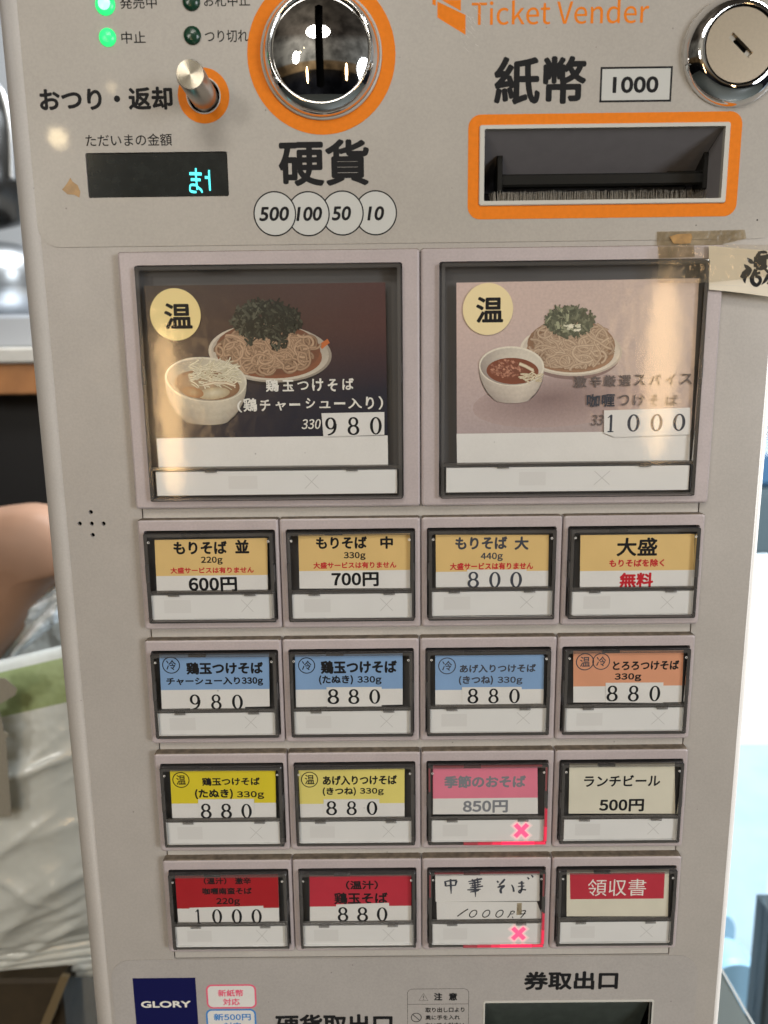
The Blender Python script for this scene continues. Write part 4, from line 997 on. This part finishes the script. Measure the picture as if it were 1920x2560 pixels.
nb_ = [xz(*CBL(*p), Yi) for p in ((158, 187), (463, 185))]
mb.flat([(nb_[0][0], nb_[0][1]), (nb_[1][0] + .0002, nb_[0][1] + .0001), (nb_[1][0] + .0002, nb_[0][1] - .03), (nb_[0][0], nb_[0][1] - .03)], Yi, 'ink_navy')
letters(mb, 'GLORY', CBL, 200, 443, 298, 330, Yi - 1e-5, 'ink_white', .10, latin=True)
def badge(y0, y1, m_, t1, t2, a, b):
    p = xz(*CBL(515, y0), Yi); r_ = xz(*CBL(766, y1), Yi)
    mb.flat(rrect(p[0], r_[0], r_[1], p[1], .0032, 6), Yi, m_); mb.flat(rrect(p[0] + .0009, r_[0] - .0009, r_[1] + .0009, p[1] - .0009, .0024, 6), Yi - 8e-6, 'paper_white')
    letters(mb, t1, CBL, *a, Yi - 1.6e-5, m_, .06); letters(mb, t2, CBL, *b, Yi - 1.6e-5, m_, .06)
badge(218, 333, 'ink_pink', '新紙幣', '対応', (575, 700, 242, 276), (600, 682, 285, 319))
badge(338, 453, 'ink_blue', '新500円', '対応', (555, 736, 359, 393), (605, 690, 402, 436))
letters(mb, '硬貨取出口', CBL, 855, 1428, 362, 470, Yi, 'ink_black', .06)
letters(mb, '券取出口', CBR, 582, 998, 138, 220, Yi, 'ink_black', .08)
p = xz(*CBR(67, 216), Yi); r_ = xz(*CBR(337, 480), Yi)
lp_o = rrect(p[0], r_[0], r_[1], p[1], .0028, 6); mb.stack([at_y(lp_o, Yi), at_y(rrect(p[0] + .0002, r_[0] - .0002, r_[1] + .0002, p[1] - .0002, .0026, 6), Yi)], 'ink_black')
zl = xz(*CBR(200, 283), Yi)[1]; mb.ribbon([(p[0] + .0002, zl), (r_[0] - .0002, zl)], .0002, Yi, 'ink_black')
tr = [xz(*CBR(*k), Yi) for k in ((139, 236), (159, 267), (119, 267))]
mb.ribbon(tr, .00028, Yi, 'ink_black', closed=True)
mb.ribbon([xz(*CBR(139, 246), Yi), xz(*CBR(139, 257), Yi)], .00035, Yi, 'ink_black'); mb.flat(circ(*xz(*CBR(139, 262), Yi), .00022, 10), Yi, 'ink_black')
letters(mb, '注', CBR, 185, 222, 233, 267, Yi, 'ink_black', .08); letters(mb, '意', CBR, 250, 288, 233, 267, Yi, 'ink_black', .08)
letters(mb, '取り出し口より', CBR, 147, 320, 297, 319, Yi, 'ink_black', .06); letters(mb, '奥に手を入れ', CBR, 147, 300, 331, 352, Yi, 'ink_black', .06)
letters(mb, 'ないでください', CBR, 147, 320, 364, 386, Yi, 'ink_black', .06)
cc_ = xz(*CBR(107, 342), Yi); mb.ribbon(circ(*cc_, .0026, 32), .00042, Yi, 'ink_black', closed=True); mb.ribbon([(cc_[0] - .0018, cc_[1] + .0018), (cc_[0] + .0018, cc_[1] - .0018)], .00042, Yi - 6e-6, 'ink_black')
lo_film = mb.build('lower_film', machine, 'printed film with navy maker logo and ticket outlet lettering')
# ticket outlet
x0, x1, z0, z1 = tick
mb = MB(); mb.stack([at_y(rrect(x0 - .0010, x1 + .0010, z0 - .001, z1 + .0010, .0012), YF), at_y(rrect(x0 - .0008, x1 + .0008, z0 - .0008, z1 + .0008, .001), YF - .0003), at_y(rrect(x0, x1, z0, z1, .0006), YF - .0003), at_y(rrect(x0, x1, z0, z1, .0006), YP + .003)], 'rim_white')
to = mb.build('ticket_outlet', machine)
mb = MB(); mb.poly([(x0, YP + .002, z1), (x1, YP + .002, z1), (x1, YP + .02, z0), (x0, YP + .02, z0)], 'slot_flap')
mb.build('flap', to); 
# small marks on surrounds
# ================================================================== taped paper note
note = thing('paper_note', 'cream paper slip with black brush lettering taped beside the right picture button', 'note', tuple(PX(1850, 680, -.0012)))
YN = -.0016
mb = MB()
nq = [(782, 440), (1240, 480), (1659, 512), (2250, 560), (2250, 1250), (1659, 1192), (1200, 1130), (785, 1090)]
mb.plate([xz(*CTP(*p), YN) for p in nq], [], YN, YN + .00022, 'note_paper')
for y_, ds in ((560, 25), (750, 18), (1015, 40)):
    mb.ribbon([xz(*CTP(x, y_ + (x - 782) / 900 * ds), YN - 2e-5) for x in (790, 1100, 1400, 1800)], .00006, YN - 2e-5, 'ink_faint')
Yn = YN - 3e-5
for st in ([(1555, 525, 20), (1520, 570, 60), (1490, 610, 50)], [(1510, 540, 30), (1600, 535, 45), (1650, 545, 20)], [(1352, 620, 10), (1400, 670, 62), (1448, 700, 20)], [(1305, 715, 10), (1350, 760, 58), (1410, 790, 30)], [(1245, 900, 10), (1300, 880, 110), (1370, 820, 100), (1420, 790, 30)], [(1320, 1000, 6), (1310, 930, 60)],
           [(1470, 600, 40), (1490, 680, 90), (1475, 760, 60)], [(1470, 660, 110), (1560, 690, 130), (1640, 690, 100)], [(1450, 620, 30), (1560, 610, 55), (1660, 600, 60)], [(1480, 770, 30), (1560, 780, 50), (1650, 740, 40)], [(1480, 790, 60), (1450, 860, 62), (1400, 930, 40)],
           [(1420, 900, 70), (1430, 980, 62), (1490, 1025, 55), (1545, 970, 50), (1530, 910, 50), (1470, 890, 40)], [(1545, 840, 40), (1500, 850, 40), (1440, 880, 40)], [(1660, 860, 40), (1630, 940, 55), (1560, 1020, 8)], [(1600, 770, 30), (1660, 830, 40), (1720, 900, 40)], [(1650, 560, 30), (1640, 640, 50)], [(1700, 600, 60), (1820, 580, 50)], [(1780, 620, 50), (1760, 800, 60), (1650, 1010, 20)], [(1690, 700, 40), (1780, 850, 60), (1900, 1010, 30)]):
    Yn -= 4e-6; brush(mb, CTP, st, Yn, 'ink_black', 5)
mb.build('paper', note)
def tape(q, y0, m_, name='tape', bow=0.):
    mb = MB(); mb.plate([xz(*p, y0) for p in q], [], y0, y0 + .00008, m_); return mb.build(name, note)
tape([(1644, 614), (1700, 611), (1772, 610), (1930, 612), (1934, 690), (1776, 706), (1720, 708), (1645, 707)], -.0036, 'tape_clear')
tape([(1643, 579), (1760, 577), (1862, 574), (1866, 596), (1800, 612), (1700, 615), (1642, 616)], YF - .0005, 'tape_dirty')
tape([(1645, 615), (1735, 613), (1737, 642), (1648, 646)], -.00035, 'tape_dirty')
mb = MB(); mb.plate([xz(*CPR(*p), YF - .0006) for p in ((1200, 96), (1240, 84), (1300, 82), (1306, 96), (1298, 128), (1250, 130), (1218, 128))], [], YF - .00070, YF - .0006, 'glue_stain'); mb.build('glue_stain', note)

# ================================================================== surroundings
def structure(o): o['kind'] = 'structure'; return o
mat('floor_grey', (.035, .04, .036), .6, noise=.15, nscale=20)
mat('counter_pale', (.50, .47, .42), .45, noise=.10, nscale=30)
mat('counter_wood', (.30, .125, .040), .45, noise=.12, nscale=40)
mat('cabinet_black', (.008, .008, .010), .5)
mat('steel', (.40, .41, .42), .32, metal=1, noise=.05, nscale=80)
mat('steel_matte', (.40, .42, .45), .45, metal=.6)
mat('kettle_black', (.012, .011, .010), .25)
mat('chair_wood', (.29, .165, .105), .55, noise=.10, nscale=25)
mat('bag_white', (.70, .735, .71), .30, coat=.5, bump=.35, bscale=30, bdist=.012, noise=.03, nscale=30)
mat('bag_green', (.34, .43, .20), .45, noise=.04, nscale=300, bump=.2, bscale=40, bdist=.01)
mat('wrap_film', (.80, .84, .88), .10, spec=.9, bump=.7, bscale=60, bdist=.01, coat=.6)
mat('tape_cloth', (.33, .31, .26), .6, noise=.08, nscale=500)
mat('card_brown', (.055, .040, .022), .7, noise=.15, nscale=60)
mat('card_edge', (.20, .15, .08), .7)
mat('navy_cloth', (.012, .014, .022), .8)
mat('stand_teal', (.24, .29, .30), .35)
mat('bright_edge', (.80, .84, .86), .25)
mat('sheet_white', (.86, .88, .90), .5)
mat('pave', (.30, .37, .43), .7, noise=.08, nscale=10)
mat('facade_grey', (.07, .075, .08), .7, noise=.2, nscale=3)
mat('street_blue', (.08, .17, .30), .4)
mat('street_pale', (.12, .145, .155), .5)
mat('plastic_blue', (.30, .46, .58), .3)
mat('frame_dark', (.035, .045, .05), .35)

mb = MB(); mb.poly([(-3, -2.5, ZB), (3, -2.5, ZB), (3, 1.35, ZB), (-3, 1.35, ZB)], 'floor_grey'); structure(mb.build('floor', None))
mb = MB(); mb.poly([(-1, .575, ZB + .004), (9, .575, ZB + .004), (9, 9, ZB + .004), (-1, 9, ZB + .004)], 'pave'); structure(mb.build('pavement', None))

# ---------------------------------------------------------------- kitchen counter seen past the left edge
def zat(u, v, Y): return PX(u, v, Y).z
def xat(u, v, Y): return PX(u, v, Y).x
Yc = .80
counter = thing('counter', 'pale topped timber edged kitchen counter with black front behind the machine', 'counter', (-.6, Yc + .3, ZB))
za, zb_, zc = zat(60, 868, Yc), zat(60, 908, Yc), zat(60, 986, Yc)
mb = MB(); mb.box(-1.3, -.24, Yc, Yc + .55, zb_, za, 'counter_pale', .003); mb.build('counter_top', counter)
mb = MB(); mb.box(-1.3, -.24, Yc + .004, Yc + .5, zc, zb_ - .001, 'counter_wood', .002); mb.build('wooden_edge', counter)
mb = MB(); mb.box(-1.29, -.25, Yc + .12, Yc + .5, ZB, zc - .001, 'cabinet_black'); mb.build('front_panel', counter)
def revolve(name, cx, cy, prof, m, n=64, parent=None, mats=None):
    """vertical-axis vessel: prof = [(radius, z)]"""
    mb = MB(); lps = [[(cx + r * math.cos(2 * math.pi * i / n), cy + r * math.sin(2 * math.pi * i / n), z) for i in range(n)] for r, z in prof]
    mb.stack(lps, m, True, False, True, mats=mats); return mb.build(name, parent)
# steel tray, steel bowl and a black kettle standing on the counter
yv = Yc + .16
z_tray = zat(60, 800, yv)
tr_ = MB(); tr_.box(-.74, xat(78, 800, yv) + .10, yv - .10, yv + .2, za + .0005, z_tray, 'steel_matte', .006)
tag(tr_.build('steel_tray', None), 'flat grey steel tray lying on the counter under the bowl', 'tray')
xb = xat(-60, 700, yv); rb_ = xat(92, 690, yv) - xb
zb0, zb1 = zat(40, 765, yv), zat(40, 585, yv)
revb = revolve('steel_bowl', xb, yv + .04, [(rb_ * .55, zb0 - .004 + .0), (rb_ * .80, zb0 + .004), (rb_ * .97, zb0 + (zb1 - zb0) * .22), (rb_, zb0 + (zb1 - zb0) * .6), (rb_ * .98, zb1), (rb_ * .90, zb1), (rb_ * .88, zb0 + .02)], 'steel')
revb.location.z += z_tray - (zb0 - .004) + .0008
tag(revb, 'round brushed steel bowl on the tray under the black kettle', 'bowl')
kz0, kz1 = zat(20, 570, yv + .05), zat(20, 225, yv + .05); kr = xat(70, 500, yv + .05) - xb
ket = thing('kettle', 'black kettle with pale steel handle above the steel bowl', 'kettle', (xb, yv + .05, kz0))
revolve('kettle_body', xb, yv + .05, [(kr * .3, kz0), (kr * .72, kz0 + .012), (kr * .96, kz0 + (kz1 - kz0) * .3), (kr, kz0 + (kz1 - kz0) * .55), (kr * .9, kz0 + (kz1 - kz0) * .8), (kr * .6, kz1), (kr * .02, kz1 + .01)], 'kettle_black', parent=ket)
mb = MB(); pth = catmull([(xat(-30, 180, yv - .06), zat(-30, 180, yv - .06)), (xat(8, 240, yv - .06), zat(8, 240, yv - .06)), (xat(26, 330, yv - .06), zat(26, 330, yv - .06)), (xat(30, 450, yv - .06), zat(30, 450, yv - .06))], 12)
lp3 = [[(x + .006 * math.cos(a), yv - .06 + .006 * math.sin(a), z) for a in [2 * math.pi * i / 10 for i in range(10)]] for x, z in pth]
mb.stack(lp3, 'steel', True, True, True); mb.build('kettle_handle', ket)
# pale tiled wall behind the counter
mat('wall_pale', (.26, .27, .28), .5)
wl = MB(); wl.box(-2.2, -.2, Yc + .62, Yc + .66, za, 1.4, 'wall_pale'); wk = wl.build('wall', None); structure(wk)
wl = MB(); wl.box(-2.2, -.22, Yc + .60, Yc + .66, ZB, za - .003, 'cabinet_black'); structure(wl.build('wall', None))

# ---------------------------------------------------------------- wooden chair back
Yh = .34
oc = [(-260, 1360), (-120, 1300), (0, 1277), (60, 1277), (110, 1295), (170, 1330), (215, 1380), (215, 1420), (150, 1450), (90, 1505), (45, 1575), (0, 1632), (-120, 1760), (-260, 1800)]
cp_ = catmull([(*xz(u, v, Yh),) for u, v in oc], 6, True)
chair = thing('wooden_chair', 'rounded glossy brown wooden chair back beside the left edge of the machine', 'chair', (-.42, Yh + .1, ZB))
cxm = sum(p[0] for p in cp_) / len(cp_); czm = sum(p[1] for p in cp_) / len(cp_)
mb = MB(); lv = []
for f, y in ((.90, Yh + .055), (1.0, Yh + .040), (1.0, Yh + .022), (.965, Yh + .010), (.89, Yh + .003), (.75, Yh - .003), (.5, Yh - .008), (.2, Yh - .010)):
    lv.append([(cxm + (a - cxm) * f, y, czm + (b - czm) * f) for a, b in cp_])
mb.stack(lv, 'chair_wood', True, True, True); mb.build('backrest', chair)
mb = MB()
for px_ in (-.62, -.50):
    mb.box(px_, px_ + .028, Yh + .03, Yh + .055, ZB, czm - .03, 'chair_wood', .004)
mb.build('back_post', chair)
# ---------------------------------------------------------------- clear wrap, bag and its tapes
Yg = .30
def sheet(name, q, Y, m, bulge=.03, nu=24, nv=24, wr=.004, seed=0, parent=None, thick=.002, bands=None):
    """a crumpled film: px quad (TL,TR,BR,BL) swelling towards the viewer, with creases"""
    r = random.Random(seed); cr = [(r.uniform(0, 1), r.uniform(.15, 1), r.choice((r.uniform(-1.5, 1.5), r.gauss(1.2, .2))), r.choice((r.uniform(.03, .09), r.uniform(.008, .02))), r.uniform(.4, 1), r.uniform(.12, .4)) for _ in range(34)]
    mb = MB(); ids = []
    for j in range(nv + 1):
        row = []
        for i in range(nu + 1):
            s, t = i / nu, j / nv
            u = (q[0][0] * (1 - s) + q[1][0] * s) * (1 - t) + (q[3][0] * (1 - s) + q[2][0] * s) * t
            v = (q[0][1] * (1 - s) + q[1][1] * s) * (1 - t) + (q[3][1] * (1 - s) + q[2][1] * s) * t
            p = xz(u, v, Y); d = bulge * math.sin(math.pi * min(1, max(0, s))) ** .6 * math.sin(math.pi * min(1, max(0, t))) ** .5
            for (a, b, th, w, k, ln) in cr:
                e = (s - a) * math.cos(th) + (t - b) * math.sin(th); g_ = -(s - a) * math.sin(th) + (t - b) * math.cos(th)
                d += wr * k * min(1, w / .03) * math.exp(-abs(e) / w) * math.exp(-(g_ / ln) ** 2)
            if bands and t > .80: d += .0035 * math.sin(t * 210 + 2.2 * s) * min(1, (t - .80) * 12) - .05 * (t - .80)
            row.append(mb.vert((p[0], Y - d, p[1])))
        ids.append(row)
    for j in range(nv):
        mm_ = m
        if bands:
            for lo_, hi_, bm_ in bands:
                if lo_ <= (j + .5) / nv < hi_: mm_ = bm_
        for i in range(nu): mb.face((ids[j][i], ids[j][i + 1], ids[j + 1][i + 1], ids[j + 1][i]), mm_, True)
    o = mb.build(name, parent, normals=False)
    md = o.modifiers.new('thickness', 'SOLIDIFY'); md.thickness = thick; md.offset = -1
    return o
bag = thing('plastic_bag', 'big white plastic bag with a green printed band beside the machine', 'bag', (-.40, Yg + .15, ZB))
sheet('bag_body', ((-420, 1755), (330, 1575), (330, 2450), (-420, 2450)), Yg, 'bag_white', .035, 110, 150, .011, 5, bag, bands=((.03, .145, 'bag_green'),))
mb = MB(); mb.poly([(xat(-420, 1700, Yg + .12), Yg + .14, zat(0, 1640, Yg)), (xat(330, 1700, Yg + .12), Yg + .14, zat(0, 1640, Yg)), (xat(330, 1700, Yg + .12), Yg + .14, ZB), (xat(-420, 1700, Yg + .12), Yg + .14, ZB)], 'bag_white'); mb.build('bag_back', bag)
yt = Yg - .050
for q in (((-80, 1690), (12, 1696), (42, 1722), (38, 1738), (0, 1760), (-60, 1800)), ((-80, 1790), (-6, 1762), (10, 1830), (22, 1835), (14, 1850), (22, 1950), (28, 2040), (-80, 2050))):
    mb = MB(); mb.plate([xz(u, v, yt) for u, v in q], [], yt, yt + .0006, 'tape_cloth'); mb.build('tape_strip', bag)
wrap = sheet('plastic_wrap', ((100, 1400), (215, 1410), (150, 1545), (-40, 1700)), Yg + .075, 'wrap_film', .012, 40, 50, .009, 9)
tag(wrap, 'crumpled shiny clear plastic wrap between the chair back and the bag', 'plastic wrap')
cl = MB(); cl.box(xat(-100, 1560, Yg + .16), xat(240, 1560, Yg + .16), Yg + .16, Yg + .175, ZB, zat(80, 1440, Yg + .16), 'navy_cloth', .003)
tag(cl.build('dark_board', None), 'dark navy board standing behind the bag and plastic wrap', 'board')
# dark carton below the bag
Yk = Yg - .03
bx = thing('cardboard_box', 'dark brown cardboard box at the bottom left below the bag', 'box', (-.33, Yk + .1, ZB))
mb = MB(); mb.box(xat(-300, 2450, Yk), xat(150, 2450, Yk), Yk, Yk + .25, ZB, zat(0, 2452, Yk), 'card_brown', .003); mb.build('carton', bx)
mb = MB(); mb.plate([xz(u, v, Yk - .012) for u, v in ((152, 2440), (172, 2444), (110, 2600), (85, 2600))], [], Yk - .012, Yk - .008, 'card_edge'); mb.build('flap', bx)

# ---------------------------------------------------------------- daylight side, past the right edge
Yr = .10
stand = thing('side_stand', 'low grey green stand with a bright sloping edge at the lower right of the machine', 'stand', (.22, .2, ZB))
q = [(1690, 2396), (1797, 2418), (1880, 2570), (1990, 2760), (1690, 2760)]
mb = MB(); mb.plate([xz(u, v, Yr) for u, v in q], [], Yr, Yr + .05, 'stand_teal'); mb.build('side_panel', stand)
e0, e1 = xz(1790, 2405, Yr - .002), xz(1996, 2760, Yr - .002)
mb = MB(); mb.plate([(e0[0], e0[1]), (e0[0] + .0012, e0[1] + .0005), (e1[0] + .0012, e1[1] + .0005), (e1[0], e1[1])], [], Yr - .002, Yr + .0495, 'bright_edge'); mb.build('top_edge', stand)
# glass door with dark stile
Yd = .55
gd = thing('glass_door', 'glass entrance door with a dark metal stile at the lower right', 'door', (.5, Yd, ZB))
mb = MB(); s0 = xat(1897, 2400, Yd); mb.box(s0, s0 + .06, Yd - .02, Yd + .02, ZB, zat(1900, 2262, Yd), 'frame_dark', .004); mb.build('stile', gd)
mb = MB(); mb.box(xat(1700, 2000, Yd), s0, Yd - .003, Yd + .003, ZB, 1.3, 'glass_pane'); mb.build('pane', gd)
# sunlit white sheet panel outside, round pale chair backs below, street above
Yw = 1.6
ws = MB(); ws.box(xat(1600, 1900, Yw), xat(2150, 1900, Yw), Yw, Yw + .03, zat(1800, 2302, Yw), zat(1850, 1392, Yw), 'sheet_white', .004)
tag(ws.build('white_panel', None), 'blazing white sunlit panel outside the door on the right', 'panel')
mb_leg = MB()
for u0_, v0_, ru, rv, yy_, nm in ((1795, 2330, 46, 48, .76, 0), (1840, 2470, 70, 62, .64, 1)):
    c0 = PX(u0_, v0_, yy_); rr = PX(u0_ + ru, v0_, yy_).x - c0.x; rz_ = c0.z - PX(u0_, v0_ + rv, yy_).z
    ch = MB(); pts = [(c0.x + rr * math.cos(a), c0.z + rz_ * math.sin(a)) for a in [math.pi * i / 24 for i in range(25)]] + [(c0.x - rr, ZB + .005), (c0.x + rr, ZB + .005)]
    ch.stack([at_y(pts, yy_ + .05), at_y(pts, yy_ + .01), at_y([(c0.x + (a - c0.x) * .93, c0.z + (b - c0.z) * .93) for a, b in pts], yy_)], 'plastic_blue', True, True)
    tag(ch.build('outdoor_chair', None), ('pale blue plastic chair back just below the white panel', 'larger pale blue plastic chair back beside the dark door stile')[nm], 'chair', 'pale blue chairs outside')
car = thing('parked_car', 'blurred pale blue car parked across the street above the white panel', 'car', (1.7, 3.0, ZB))
Yv = 3.0
def strip_(v0, v1, m, name, d=.0):
    mb = MB(); mb.box(xat(1600, 1000, Yv), xat(2300, 1000, Yv), Yv + d, Yv + d + .5, zat(1900, v1, Yv), zat(1900, v0, Yv), m, .03); mb.build(name, car)
strip_(1225, 1395, 'street_pale', 'car_body'); strip_(1085, 1226, 'street_blue', 'windscreen', .05); strip_(1060, 1086, 'street_pale', 'car_roof')
mb = MB(); mb.box(.2, 6, 5.2, 5.4, ZB, 4.0, 'facade_grey'); tag(mb.build('building_wall', None), 'grey building wall across the street beyond the glass door', 'wall')
